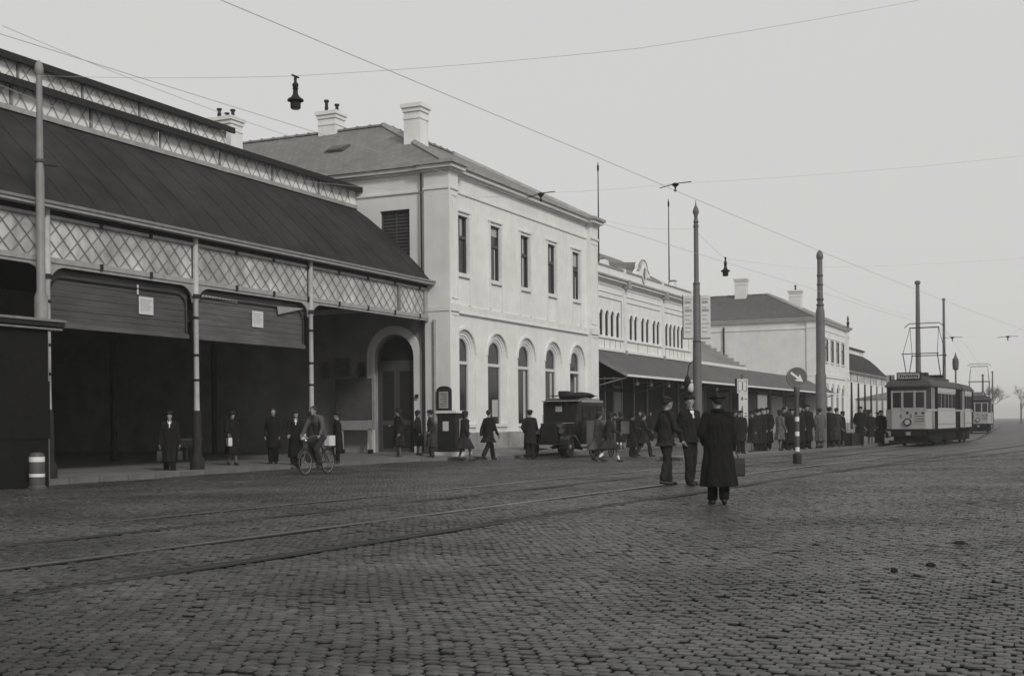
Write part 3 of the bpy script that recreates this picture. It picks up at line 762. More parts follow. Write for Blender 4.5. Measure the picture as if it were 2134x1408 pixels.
sh, lattice = shed(6.0, 41.08, None, 'long dark train shed open to the street on slender iron columns at the left')
COLX = [11.0, 16.5, 22.0, 27.45, 33.1]
gx = [11.0, 16.5, 22.0, 27.45, 33.1, 38.8, 40.75]
for a, b in zip(gx, gx[1:]):
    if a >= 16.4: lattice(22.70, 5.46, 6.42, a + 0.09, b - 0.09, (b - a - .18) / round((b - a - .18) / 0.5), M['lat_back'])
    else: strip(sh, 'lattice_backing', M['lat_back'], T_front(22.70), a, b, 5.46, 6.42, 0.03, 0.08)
strip(sh, 'end_plate', M['iron_light'], T_front(22.70), 40.72, 41.0, 5.40, 6.45, -0.01, 0.08)
xx = 21.1
for k in range(8):
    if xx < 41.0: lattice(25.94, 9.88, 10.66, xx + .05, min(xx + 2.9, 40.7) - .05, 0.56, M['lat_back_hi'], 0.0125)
    strip(sh, 'clerestory_post', M['lattice'], T_front(25.94), xx - .03, xx + .03, 9.88, 10.6, -0.03, 0.03)
    xx += 2.9
strip(sh, 'lattice_backing', M['lat_back_hi'], T_front(25.94), 40.6, 41.05, 9.95, 10.66, 0.0, 0.1)
xx = 24.2
for k in range(6):
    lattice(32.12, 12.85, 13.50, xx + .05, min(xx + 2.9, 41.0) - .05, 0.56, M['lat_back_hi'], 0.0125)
    strip(sh, 'clerestory_post', M['lattice'], T_front(32.12), xx - .03, xx + .03, 12.85, 13.5, -0.03, 0.03)
    xx += 2.9
strip(sh, 'clerestory_sill', M['iron_light'], T_front(25.92), 6, 41.05, 9.80, 9.94, -0.06, 0.03)
strip(sh, 'lower_chord', M['iron_light'], T_front(22.70), 6, 41.0, 5.34, 5.47, -0.05, 0.09)
strip(sh, 'lower_chord', M['iron_light'], T_front(22.70), 6, 41.0, 5.26, 5.335, -0.02, 0.06)
strip(sh, 'upper_chord', M['iron_light'], T_front(22.70), 6, 41.0, 6.41, 6.49, -0.04, 0.09)
strip(sh, 'girder_soffit', M['iron_dark'], T_front(22.70), 6, 41.0, 6.492, 6.62, 0.02, 0.09)
strip(sh, 'gutter', M['iron_light'], T_front(22.45), 6, 41.0, 6.62, 6.70, -0.07, 0.2)
strip(sh, 'gutter', M['iron_col'], T_front(22.45), 6, 41.02, 6.702, 6.77, -0.11, 0.2)
for x in np.arange(23.8, 41, 1.83):
    for z in (5.40, 6.45):
        strip(sh, 'bolt_plate', M['iron_dark'], T_front(22.70), x - .05, x + .05, z - .08, z + .08, -0.07, -0.04)
for x in (38.8,): strip(sh, 'girder_post', M['lattice'], T_front(22.70), x - .06, x + .06, 5.46, 6.42, -0.04, 0.05)
def shed_column(x, parent):
    mb = MB(); mb.lathe([(.085, 1.75), (.075, 2.2), (.072, 4.85), (.10, 4.9), (.12, 4.98), (.085, 5.06), (.08, 6.62)], (x, 22.66, 0), 14)
    c_ = mb.build('column', M['column'], parent, smooth=True)
    b = MB(); b.lathe([(.20, .10), (.20, .42), (.15, .5), (.13, .62), (.12, 1.70), (.09, 1.78)], (x, 22.66, 0), 14)
    b.build('column_base', M['iron_dark'], c_, smooth=True)
    rgm = MB()
    for z in (4.35, 3.3, 2.6): MB().lathe([(.083, 0), (.09, .02), (.09, .05), (.083, .07)], (x, 22.66, z), 12).build('column_ring', M['iron_dark'], c_, smooth=True)
    rgm.lathe([(.13, 0), (.14, .05), (.10, .12)], (x, 22.66, 4.93), 12)
    rgm.build('column_capital', M['iron_dark'], c_, smooth=True)
    for s in (-1, 1):
        bk = MB(); P_ = [(0.08, 5.27), (0.62, 5.27)] + [(0.08 + 0.5 - 0.5 * math.sin(t), 5.25 - 0.5 + 0.5 * math.cos(t) - 0.0) for t in [k * PI / 16 for k in range(9)]]
        P_ = [(0.08, 5.262)] + [(0.08 + 0.55 - 0.5 * math.sin(t) * 1.05, 5.262 - 0.45 + 0.45 * math.cos(t)) for t in [k * PI / 16 for k in range(9)]]
        bk.prism([(x + s * a, z) for a, z in P_], 22.67, 22.73)
        bk.build('bracket', M['iron_light'], c_)
for x in COLX: shed_column(x, sh)
# boarded bays with curved iron outline
def boarded(xa, xb, m):
    z = 3.92; k = 0
    while z < 5.2:
        strip(sh, 'plank', m, T_front(22.86), xa, xb, z, z + 0.155, 0.012 * (k % 2) + random.uniform(0, .006), 0.05); z += 0.163; k += 1
    strip(sh, 'bottom_rail', M['board2'], T_front(22.83), xa, xb, 3.80, 3.915, -0.03, 0.06)
    r = 0.35; P_ = [(xa + .12, 3.95), (xa + .12, 5.02 - r)] + [(xa + .12 + r - r * math.cos(t), 5.02 - r + r * math.sin(t)) for t in [k * PI / 12 for k in range(1, 7)]]
    Q_ = [(xb - .12 - r + r * math.sin(t), 5.02 - r + r * math.cos(t)) for t in [k * PI / 12 for k in range(0, 7)]] + [(xb - .12, 3.95)]
    MB().tube([(a, 22.825, z_) for a, z_ in P_ + Q_], 0.020, 6).build('frame_rod', M['iron_dark'], sh)
boarded(22.12, 27.33, M['board']); boarded(27.57, 33.0, M['board2'])
for (a, b, z0, z1) in ((25.34, 25.89, 4.35, 4.82), (30.24, 30.78, 4.33, 4.82)):
    p = strip(sh, 'poster', M['paper'], T_front(22.83), a, b, z0, z1, -0.012, 0.0)
    lines = MB(); lines.box(a + .07, 22.812, z0 + .05, a + .085, 22.817, z1 - .05)
    for k in range(6):
        zz = z1 - .09 - k * .055; lines.box(a + .12, 22.812, zz, b - .06 - .05 * (k % 3), 22.817, zz + .012)
    lines.build('printed_lines', M['grey_sign'], p)
strip(sh, 'torn_paper', M['paper'], T_front(22.83), 25.27, 25.33, 4.86, 5.12, -0.01, 0)
for k in range(11): strip(sh, 'torn_paper', M['grey_sign'], T_front(22.83), 27.9 + k * .15, 28.02 + k * .15, 5.02 - k * .004, 5.10 - k * .004, -0.01, 0)
mb = MB(); mb.poly([(31.45, 22.78, 5.05), (33.0, 22.78, 5.10), (31.5, 22.78, 4.80)]); mb.build('torn_canvas', M['grey_sign'], sh)
# inner walls and back columns
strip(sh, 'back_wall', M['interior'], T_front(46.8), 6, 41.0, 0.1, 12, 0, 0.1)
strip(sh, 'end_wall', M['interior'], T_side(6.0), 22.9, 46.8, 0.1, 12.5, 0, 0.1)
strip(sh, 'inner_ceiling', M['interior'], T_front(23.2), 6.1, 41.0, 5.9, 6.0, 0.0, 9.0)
for x in (16.5, 22, 27.45, 33.1, 38.6):
    MB().tube([(x, 31, .12), (x, 31, 6)], 0.11, 8).build('inner_column', M['iron_dark'], sh)

# far shed
sh2 = empty('train_shed', (0, 0, 0), 0, 'small distant train shed with a dark curved roof at the far end of the station', 'train shed')
X0, X1 = 127.9, 160.4
mb = MB(); P_ = [(22.4, 6.45), (23.2, 7.2), (24.04, 8.08), (24.8, 8.75), (25.6, 9.25), (26.4, 9.25), (47, 7)]
mb.rings([[(X0, y, z) for y, z in P_], [(X1, y, z) for y, z in P_]], False, 0, close=False)
mb.build('lower_roof', M['shed_roof'], sh2)
strip(sh2, 'lantern_roof', M['iron_dark'], T_front(25.2), X0, X1 - 1, 9.75, 9.92, 0, 1.0)
strip(sh2, 'clerestory', M['lat_back_hi'], T_front(25.4), X0, X1 - 1, 9.2, 9.75, 0, 0.1)
strip(sh2, 'girder_panel', M['lat_back'], T_front(22.7), X0, X1, 5.35, 6.35, 0, 0.08)
strip(sh2, 'lower_chord', M['white'], T_front(22.68), X0, X1, 5.22, 5.35, -.05, 0.08)
strip(sh2, 'gutter', M['iron_col'], T_front(22.5), X0, X1, 6.36, 6.50, -.1, 0.2)
for k in range(7):
    x = 133.9 + k * 4.4
    strip(sh2, 'girder_post', M['lattice'], T_front(22.68), x - .07, x + .07, 5.3, 6.35, -0.04, 0)
    MB().tube([(x, 22.6, .2), (x, 22.6, 5.3)], [.16, .09], 8).build('column', M['iron_dark'] if k < 4 else M['iron_col'], sh2)
strip(sh2, 'rear_wall', M['plaster'], T_front(30.0), X0, X1, .2, 5.4, 0, .2)
for k in range(12):
    x = 130 + k * 2.5
    mb = MB(); mb.poly([T_front(29.97)(p[0], p[1], 0) for p in opening_pts(dict(c=x, w=1.3, zb=.6, zt=3.9, arch=True), 0, 8)]); mb.build('arched_window', M['glass'], sh2)

# ------------------------------------------------------------ entrance hall
hall = empty('entrance_hall', (0, 0, 0), 0, 'cream entrance hall with a moulded parapet, small arched windows and a round gabled dormer', 'building')
HY = 23.2; T = T_front(HY)
xs_p = [64.32, 71.13, 77.1]
win = [60.77, 61.62, 62.45, 63.32, 65.49, 66.28, 67.5, 68.34, 69.55, 70.31, 71.96, 72.74, 73.54, 74.35, 75.14]
win = [x - 0.0 for x in win]
ops = [dict(c=x, w=0.46, zb=5.95, zt=7.32, arch=True) for x in win]
mb = MB(); facade(mb, T, 56.6, 77.4, 5.0, 9.0, ops, 0.11); mb.poly([T(56.6, 0.1, 0.3), T(77.4, 0.1, 0.3), T(77.4, 5.0, 0.3), T(56.6, 5.0, 0.3)])
mb.poly([(77.4, HY, .1), (77.4, HY + 14, .1), (77.4, HY + 14, 9.7), (77.4, HY, 9.7)])
mb.build('front_wall', M['plaster'], hall)
for o in ops:
    window(hall, T, o, 0, 0.09, M['frame_d'], mullion=False, fw=0.03)
    P = opening_pts(o, -0.07); Q = opening_pts(o, 0); hb = MB()
    frame_band(hb, T, P[1:-1], Q[1:-1], -0.035, 0, close=False, both=True); hb.build('hood_moulding', M['moulding'], hall)
strip(hall, 'sill_band', M['moulding'], T, 56.6, 77.4, 5.80, 5.90, -0.08, 0)
strip(hall, 'base_band', M['moulding'], T, 56.6, 77.45, 5.14, 5.28, -0.12, 0)
strip(hall, 'frieze_band', M['moulding'], T, 56.6, 77.4, 8.28, 8.33, -0.04, 0)
strip(hall, 'frieze_band', M['moulding'], T, 56.6, 77.4, 8.64, 8.69, -0.04, 0)
for (z0, z1, d, m_) in ((8.86, 8.94, .12, 'moulding'), (8.942, 9.06, .28, 'moulding'), (9.062, 9.16, .36, 'gutter')): strip(hall, 'cornice', M[m_], T, 56.6, 77.6, z0, z1, -d, 0)
strip(hall, 'parapet', M['plaster'], T, 56.6, 77.45, 9.162, 9.66, -.02, .25)
strip(hall, 'parapet_cap', M['gutter'], T, 56.6, 77.5, 9.662, 9.74, -.08, .3)
for x in (61.6, 73.7):
    MB().prism([(x - .42, 9.742), (x + .42, 9.742), (x + .30, 9.95), (x + .22, 10.08), (x - .22, 10.08), (x - .30, 9.95)], HY - .03, HY + .25).build('parapet_block', M['plaster'], hall)
    strip(hall, 'block_cap', M['gutter'], T, x - .3, x + .3, 10.082, 10.14, -.08, .3)
for x in xs_p:
    strip(hall, 'pilaster', M['moulding'], T, x - .17, x + .17, 5.29, 8.85, -.10, 0)
    strip(hall, 'pilaster_head', M['gutter'], T, x - .20, x + .20, 8.70, 9.17, -.40, 0)
    strip(hall, 'parapet_pier', M['moulding'], T, x - .17, x + .17, 9.18, 9.80, -.10, 0)
    strip(hall, 'pilaster_foot', M['gutter'], T, x - .14, x + .14, 5.05, 5.29, -.18, 0)
for xa, xb in ((58.8, 63.9), (71.6, 76.6)):
    for a in ((xa, xb, 7.96, 8.0), (xb - .04, xb, 5.95, 7.96)): strip(hall, 'panel_bead', M['gutter'], T, *a, -.03, 0)
strip(hall, 'panel_bead', M['gutter'], T, 64.75, 70.7, 7.96, 7.99, -.03, 0)
for x in [60.3, 61.2, 62.05, 62.9, 63.7, 66.6, 68.3, 70.2, 71.7, 72.5, 73.3, 74.1, 74.9, 75.6]:
    strip(hall, 'panel_bead', M['gutter'], T, x, x + .035, 5.32, 5.76, -.02, 0)
# dormer gable
xd = 67.65; P_ = [(xd - 1.15, 9.742), (xd + 1.15, 9.742), (xd + .95, 9.95), (xd + .72, 10.1)] + [(xd + .60 * math.cos(t), 10.15 + .50 * math.sin(t)) for t in [k * PI / 8 for k in range(9)]] + [(xd - .72, 10.1), (xd - .95, 9.95)]
MB().prism(P_, HY - .06, HY + .3).build('dormer_gable', M['plaster'], hall)
mb = MB(); pp = P_[2:]
mb.tube([(a, HY - .02, z + .04) for a, z in pp], 0.075, 6); mb.build('gable_coping', M['gutter'], hall)
mb = MB(); mb.ell((xd, HY - .02, 9.85), (.26, .08, .42), 14, 6); mb.build('oval_window', M['glass'], hall, smooth=True)
mb = MB(); R_ = [[(xd + .34 * math.cos(t) * s, HY - .06 - d, 9.85 + .50 * math.sin(t) * s) for t in [2 * PI * k / 20 for k in range(20)]] for s, d in ((1, 0), (1, .06), (.78, .06), (.78, 0))]
mb.rings(R_, False); mb.build('oval_surround', M['moulding'], hall)
# roof
mb = MB()
mb.poly([(56.5, HY + .2, 9.5), (77.4, HY + .2, 9.5), (74.6, HY + 3.9, 11.75), (56.5, HY + 3.9, 11.75)], 0)
mb.poly([(77.4, HY + .2, 9.5), (77.4, HY + 14, 9.5), (74.6, HY + 10, 11.75), (74.6, HY + 3.9, 11.75)], 1)
mb.poly([(56.5, HY + 3.9, 11.75), (74.6, HY + 3.9, 11.75), (74.6, HY + 10, 11.75), (56.5, HY + 10, 11.75)], 0)
hr = mb.build('roof', [M['slate_x'], M['slate_y']], hall)
MB().add([(xd - .75, HY + .2, 9.9), (xd, HY + .2, 10.6), (xd + .75, HY + .2, 9.9), (xd, HY + 2.2, 10.7)], [(0, 1, 3), (1, 2, 3)]).build('dormer_roof', M['slate_x'], hall)
# low wing beyond the hall with a stepped verge
lw = empty('low_wing', (0, 0, 0), 0, 'low slate-roofed wing between the entrance hall and the far pavilion', 'building')
mb = MB(); mb.poly([(77.45, 23.3, 5.2), (91, 23.3, 5.2), (91, 28.0, 8.05), (77.45, 28.0, 8.05)]); mb.poly([(77.45, 28.0, 8.05), (91, 28.0, 8.05), (91, 40.0, 6), (77.45, 40, 6)])
mb.build('roof', M['slate_x'], lw)
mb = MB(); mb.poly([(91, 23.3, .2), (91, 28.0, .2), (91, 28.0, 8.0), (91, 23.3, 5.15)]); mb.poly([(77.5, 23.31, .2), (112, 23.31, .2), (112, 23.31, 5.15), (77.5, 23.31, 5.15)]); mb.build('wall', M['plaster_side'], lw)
for k in range(11):
    y = 23.2 + k * .44; z = 5.22 + k * .267
    MB().box(90.85, y, z, 91.25, y + .46, z + .30).build('verge_stone', M['plinth'], lw)
strip(lw, 'flashing', M['moulding'], T_front(23.2), 77.5, 91.2, 5.12, 5.32, -.1, .1)
# canopy
cn = empty('canopy', (0, 0, 0), 0, 'long slate-covered street canopy with a pale edge along the station front', 'canopy')
mb = MB(); CX0, CX1 = 57.0, 113.5
mb.poly([(CX0, 20.4, 3.66), (CX1, 20.4, 3.66), (CX1, 23.2, 5.15), (CX0, 23.2, 5.15)]); mb.poly([(CX0, 20.4, 3.58), (CX1, 20.4, 3.58), (CX1, 23.2, 5.07), (CX0, 23.2, 5.07)])
mb.build('canopy_roof', M['slate_dark'], cn)
strip(cn, 'edge_gutter', M['moulding'], T_front(20.4), CX0, CX1, 3.57, 3.68, -.07, 0.03)
strip(cn, 'canopy_verge', M['iron_col'], lambda s, z, d: (CX0 + d, s, z + (s - 20.4) * .532), 20.42, 23.2, 3.56, 3.70, -.06, .02)
for k in range(8):
    x = CX0 + .15 + k * 7.9
    MB().tube([(x, 20.5, 3.52), (x, 23.1, 2.9)], .035, 6).build('strut', M['iron_col'], cn)
    MB().tube([(x, 20.5, 3.50), (x, 23.1, 3.5)], .025, 6).build('tie_rod', M['iron_col'], cn)
for x in (59.4, 61.6, 64.6, 67.1, 74.3):
    MB().lathe([(.10, 0), (.14, .12), (.05, .22), (.04, .35)], (x, 20.75, 3.2), 8).build('hanging_lamp', M['iron_col'], cn, smooth=True)
# shop front under the canopy
sf = empty('shop_front', (0, 0, 0), 0, 'dark glazed entrance front with pale posts under the station canopy', 'shop front')
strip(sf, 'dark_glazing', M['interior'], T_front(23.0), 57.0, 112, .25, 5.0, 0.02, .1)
for x in (59.6, 60.6, 61.9, 63.2, 65.2, 67.5, 70.5, 73.5, 76.5, 79.5, 82.5, 86, 90, 94, 98, 103, 108):
    strip(sf, 'post', M['iron_col'], T_front(22.95), x - .05, x + .05, .2, 3.75, -.03, .05)
for xa, xb, m_ in ((62.1, 63.1, 'iron_col'), (77, 79.2, 'board2'), (83, 85.5, 'board2'), (91, 93.5, 'board2'), (98.5, 102.5, 'grey_sign'), (104, 107, 'board2')):
    strip(sf, 'door_panel', M[m_], T_front(22.95), xa, xb, .25, 3.3, 0, .05)
strip(sf, 'transom', M['iron_dark'], T_front(22.93), 59, 63.4, 2.95, 3.15, -.05, .05)
# interior pale kiosk counters glimpsed under canopy
nb = empty('notice_stand', (0, 0, 0), 0, 'tall grey framed notice panel standing under the canopy', 'notice board')
strip(nb, 'panel', M['grey_sign'], T_front(20.9), 85.6, 88.3, 1.15, 3.15, 0, .06); strip(nb, 'frame', M['iron_dark'], T_front(20.88), 85.5, 88.4, 3.15, 3.35, 0, .1)
for x in (85.7, 88.2): strip(nb, 'leg', M['iron_dark'], T_front(20.9), x - .06, x + .06, .2, 1.15, 0, .06)
#PART2
# ------------------------------------------------------------ people
pending = []
def remesh_obj(o, vox, smooth=2):
    r = o.modifiers.new('remesh', 'REMESH'); r.mode = 'VOXEL'; r.voxel_size = vox; r.use_smooth_shade = True
    if smooth:
        s = o.modifiers.new('smooth', 'SMOOTH'); s.iterations = smooth; s.factor = 0.5
    pending.append(o)
    return o

def hash_label(t): return sum((i + 1) * ord(c) for i, c in enumerate(t)) % 99991
def person(label, pos, face, h=1.75, z=0.0, kind='man', coat=0.03, trousers=None, hat='fedora', hatv=0.02, coat_len=0.36, stride=0.0, lead=1, arms=('down', 'down'), collar=False, lean=0.0, flare=0.0, q=1, group=None, joints=None, hair=True, build=1.10, scarf=False, socks=False, head_yaw=0.0, coatless=False):
    """local frame: +x forward, +y the person's left. coat_len is the height of the hem."""
    s = h / 1.75
    prnd = random.Random(hash_label(label))
    if not joints:
        head_yaw += prnd.uniform(-.5, .5); lean += prnd.uniform(-.015, .045)
    root = empty('person', (pos[0], pos[1], z), math.radians(face), label, 'person', group)
    vox = {0: 0.032, 1: 0.024, 2: 0.014}[q]
    V3 = Vector
    w = 0.93 if kind == 'woman' else 1.0
    hipz = 0.93 - 0.05 * abs(stride)
    J = dict(hipL=V3((0, .080, hipz)), hipR=V3((0, -.080, hipz)), chest=V3((lean * .35, 0, 1.30)), neck=V3((lean * .45, 0, 1.47)), head=V3((lean * .52 + .015, 0, 1.615)),
             shL=V3((lean * .42, .185 * w, 1.40)), shR=V3((lean * .42, -.185 * w, 1.40)))
    for sd, sg in (('L', 1), ('R', -1)):
        st = stride * (1 if sg == lead else -1)
        hip = J['hip' + sd]
        ank = V3((st * 0.36, sg * .085, 0.085 + (0.09 * abs(st) if st < 0 else 0.0)))
        mid = (hip + ank) / 2; fw = 0.03 + 0.06 * abs(st)
        knee = V3((mid.x + fw, mid.y, mid.z + .02))
        J['knee' + sd] = knee; J['ank' + sd] = ank
        pitch = -0.75 * abs(st) if st < 0 else 0.18 * st
        J['toe' + sd] = ank + V3((0.17 * math.cos(pitch), 0.02 * sg, -0.055 + 0.17 * math.sin(pitch) * 0.5))
        if J['toe' + sd].z < 0.03: J['toe' + sd].z = 0.03
        a = arms[0 if sg > 0 else 1]
        if not joints and stride == 0: J['toe' + sd] = J['toe' + sd] + V3((prnd.uniform(-.02, .0), sg * prnd.uniform(0, .05), 0))
        sh_ = J['sh' + sd]
        if a == 'down':
            fw_ = prnd.uniform(-.03, .10); el = sh_ + V3((-.02 - .10 * st - fw_ * .4, sg * .05, -.29)); ha = el + V3((.05 - .10 * st + fw_, sg * prnd.uniform(-.04, .02), -.24))
        elif a == 'carry': el = sh_ + V3((0, sg * .06, -.30)); ha = el + V3((.02, sg * .02, -.26))
        elif a == 'pocket': el = sh_ + V3((-.08, sg * .09, -.27)); ha = el + V3((.14, -sg * .07, -.17))
        elif a == 'fwd': el = sh_ + V3((.02, sg * .06, -.28)); ha = el + V3((.23, -sg * .10, .02))
        elif a == 'fwdlow': el = sh_ + V3((.04, sg * .06, -.28)); ha = el + V3((.21, -sg * .02, -.10))
        elif a == 'reach': el = sh_ + V3((.16, sg * .05, -.22)); ha = el + V3((.24, 0, .06))
        elif a == 'up': el = sh_ + V3((.12, sg * .07, -.20)); ha = el + V3((.10, -sg * .12, .20))
        elif a == 'back': el = sh_ + V3((-.14, sg * .07, -.26)); ha = el + V3((-.02, -sg * .06, -.24))
        J['el' + sd] = el; J['ha' + sd] = ha
    if joints: J.update({k: V3(v) for k, v in joints.items()})
    S = lambda p: V3(p) * s
    pel = (J['hipL'] + J['hipR']) / 2
    # --- body: one skin
    b = MB()
    hd = S(J['head']); s0__ = s; hyaw = Matrix.Rotation(head_yaw, 3, 'Z')
    def HP(x, y, zz): return hd + hyaw @ V3((x, y, zz)) * s
    b.ell(hd + V3((0, 0, .03)) * s, (.098 * s, .082 * s, .112 * s), 14, 10)
    b.ell(HP(.022, 0, -.035), (.068 * s, .058 * s, .085 * s), 12, 8)
    b.ell(HP(.058, 0, -.088), (.032 * s, .034 * s, .026 * s), 8, 6)
    b.caps(HP(.088, 0, .022), HP(.108, 0, -.018), .010 * s, .015 * s, 8)
    b.caps(HP(.078, .036, .036), HP(.078, -.036, .036), .014 * s, .014 * s, 8)
    b.caps(HP(.083, .016, -.052), HP(.083, -.016, -.052), .011 * s, .011 * s, 8)
    for sg in (1, -1): b.ell(HP(-.005, .078 * sg, .0), (.020 * s, .012 * s, .032 * s), 8, 6)
    b.caps(S(J['neck']) - V3((0.01, 0, .03)) * s, hd - V3((.012, 0, .06)) * s, .056 * s, .052 * s)
    b.loft([((J['neck'].z - .02) * s, J['neck'].x * s, 0, .06 * s, .075 * s), ((J['chest'].z + .09) * s, J['chest'].x * s, 0, .085 * s, .15 * s * w), (J['chest'].z * s, J['chest'].x * s, 0, .105 * s, .155 * s * w), ((J['chest'].z + pel.z) / 2 * s, (J['chest'].x + pel.x) / 2 * s, 0, .09 * s, .125 * s), ((pel.z + .02) * s, pel.x * s, 0, .10 * s, .15 * s), ((pel.z - .08) * s, pel.x * s, 0, .07 * s, .12 * s)][::-1], 14)
    hands = {}
    for sd, sg in (('L', 1), ('R', -1)):
        b.caps(S(J['hip' + sd]), S(J['knee' + sd]), .082 * s, .054 * s); b.caps(S(J['knee' + sd]), S(J['ank' + sd]), .055 * s, .036 * s)
        b.caps(S(J['ank' + sd]) - V3((.02, 0, .02)) * s, S(J['toe' + sd]), .036 * s, .026 * s)
        b.caps(S(J['sh' + sd]), S(J['el' + sd]), .050 * s, .040 * s); b.caps(S(J['el' + sd]), S(J['ha' + sd]), .038 * s, .026 * s)
        d = (J['ha' + sd] - J['el' + sd]).normalized()
        palm = J['ha' + sd] + d * .055
        b.caps(S(J['ha' + sd]), S(palm), .027 * s, .032 * s)
        hands[sd] = (root, palm, d)
    bo = b.build('body', M['skin'], root)
    bo['_vox'] = vox
    # fingers and eyes are joined to the skin after it has been fused
    fx = MB()
    for sd, sg in (('L', 1), ('R', -1)):
        _, palm, d = hands[sd]
        side = V3((1, 0, 0)) if abs(d.x) < 0.7 else V3((0, -sg, 0.2)).normalized()
        inn = V3((0, -sg, 0)) if abs(d.x) < 0.7 else V3((0, 0, -1))
        curl = 0.55
        for k, ln in enumerate((.066, .076, .072, .056)):
            p0 = palm + side * (.030 - .020 * k) + d * .010
            p1 = p0 + (d * math.cos(curl * .5) + inn * math.sin(curl * .5)) * ln * .55
            p2 = p1 + (d * math.cos(curl * 1.9) + inn * math.sin(curl * 1.9)) * ln * .5
            fx.caps(S(p0), S(p1), .0095 * s, .0085 * s, 6); fx.caps(S(p1), S(p2), .0085 * s, .007 * s, 6)
        t0 = palm - d * .035 + side * .030; t1 = t0 + (side * .7 + d * .7) * .035; t2 = t1 + (d + inn * .4).normalized() * .03
        fx.caps(S(t0), S(t1), .012 * s, .010 * s, 6); fx.caps(S(t1), S(t2), .010 * s, .008 * s, 6)
    for sg in (1, -1): fx.ell(HP(.080, .031 * sg, .015), (.012 * s, .013 * s, .008 * s), 8, 5, 1)
    bo_extra[bo.name] = fx
    bo.data.materials.append(M['hair'])
    remesh_obj(bo, vox * s, 1)
    # --- coat
    ct = MB()
    cz = J['chest'].z; cxx = J['chest'].x; nk = J['neck']
    hemz = coat_len
    stx = abs(stride) * (0.92 - hemz) * 0.30
    fr_ = flare
    if joints and 'seat' in joints:
        rings_ = [(nk.z - .0, nk.x, .062, .075), (cz + .12, (cxx + nk.x) / 2, .10, .165 * w), (cz, cxx, .135, .19 * w * build), ((cz + pel.z) / 2, (cxx + pel.x) / 2 - .02, .13, .17 * build), (pel.z + .02, pel.x, .135, .18 * build), (pel.z - .09, pel.x, .12, .17)]
    else:
        rings_ = [(nk.z + .005, nk.x, .058, .068), (nk.z - .05, nk.x, .088, .115 * w), (cz + .09, cxx * 1.05, .112, .172 * w), (cz - .02, cxx, .130 * build, .190 * w * build), (1.10, cxx * .6, .125 * build, (.165 if kind == 'woman' else .180) * build), (pel.z + .04, pel.x, .135 * build, .182 * build)]
        zz = pel.z - .06; n_ = 4
        for k in range(n_ + 1):
            t = k / n_; zc = zz + (hemz - zz) * t
            rings_.append((zc, pel.x, .138 * build + stx * t + .04 * t + fr_ * t, .185 * build + .02 * t + fr_ * .6 * t))
    ct.loft([(r[0] * s, r[1] * s, 0, r[2] * s, r[3] * s) for r in rings_][::-1], 18)
    for sd, sg in (('L', 1), ('R', -1)):
        sh_ = J['sh' + sd]; el = J['el' + sd]; ha = J['ha' + sd]
        ct.caps(S(sh_) + V3((0, -sg * .015, -.01)) * s, S(el), .075 * s * build, .060 * s); ct.caps(S(el), S(el + (ha - el) * .93), .060 * s, .050 * s)
        ct.caps(S(V3((sh_.x, sh_.y * .35, sh_.z + .045))), S(sh_) + V3((0, -sg * .02, 0)) * s, .058 * s, .068 * s)
    # turned-up collar and lapels
    ct.torus((nk.x * s, 0, (nk.z + (.03 if build > 1.15 else 0)) * s), .070 * s, (.034 if build > 1.15 else .024) * s, 'z', 14, 6)
    if kind == 'man' and not joints:
        for sg in (1, -1): ct.caps(S((cxx + .118, sg * .03, cz + .07)), S((cxx + .130, sg * .035, cz - .10)), .014 * s, .010 * s, 6)
    remesh_obj(ct.build('coat' if not coatless else 'jacket', cloth(coat), root), vox * s)
    if q == 2 and kind == 'man':
        bt = MB()
        for k in range(3): bt.ell(S((cxx * .7 + .135 * build + .012, -.035, 1.16 - .13 * k)), (.006, .012, .012), 8, 4)
        bt.build('buttons', M['iron_dark'], root)
    # --- trousers or skirt legs
    tv = trousers if trousers is not None else coat
    if kind == 'man':
        tr = MB()
        for sd, sg in (('L', 1), ('R', -1)):
            hp, kn, an = J['hip' + sd], J['knee' + sd], J['ank' + sd]
            tr.caps(S(hp), S(kn), .112 * s, .088 * s); tr.caps(S(kn), S(an + (kn - an).normalized() * .045), .086 * s, .088 * s)
        remesh_obj(tr.build('trousers', cloth(tv), root), vox * s)
    for sd, sg in (('L', 1), ('R', -1)):
        an, to = J['ank' + sd], J['toe' + sd]
        so = MB(); back = an - (to - an) * .18; back.z = an.z - .035
        so.caps(S(back), S(to), .046 * s, .036 * s, 10); so.caps(S(an), S(back + V3((.02, 0, 0))), .046 * s, .044 * s, 8)
        so.build('shoe', M['leather'], root, smooth=True)
        if kind == 'woman':
            kn = J['knee' + sd]
            if socks:
                MB().caps(S(an + V3((0, 0, .02))), S(an + (kn - an) * .28), .046 * s, .050 * s).build('sock', M['white'], root, smooth=True)
            else:
                MB().caps(S(an), S(kn), .043 * s, .060 * s).build('stocking', M['stocking'], root, smooth=True)
    if collar:
        c_ = MB()
        for sg in (1, -1): c_.add([S((nk.x + .062, sg * .012, nk.z + .01)), S((nk.x + .060, sg * .055, nk.z + .03)), S((cxx + .135, sg * .018, cz + .01)), S((cxx + .135, 0, cz - .02))], [(0, 1, 2, 3)])
        c_.caps(S((nk.x + .055, 0, nk.z + .015)), S((cxx + .138, 0, cz + .02)), .026 * s, .014 * s, 8)
        c_.build('shirt_collar', M['white'], root)
    if scarf: MB().torus((nk.x * s, 0, (nk.z + .02) * s), .072 * s, .026 * s, 'z', 14, 6).build('scarf', cloth(.2), root, smooth=True)
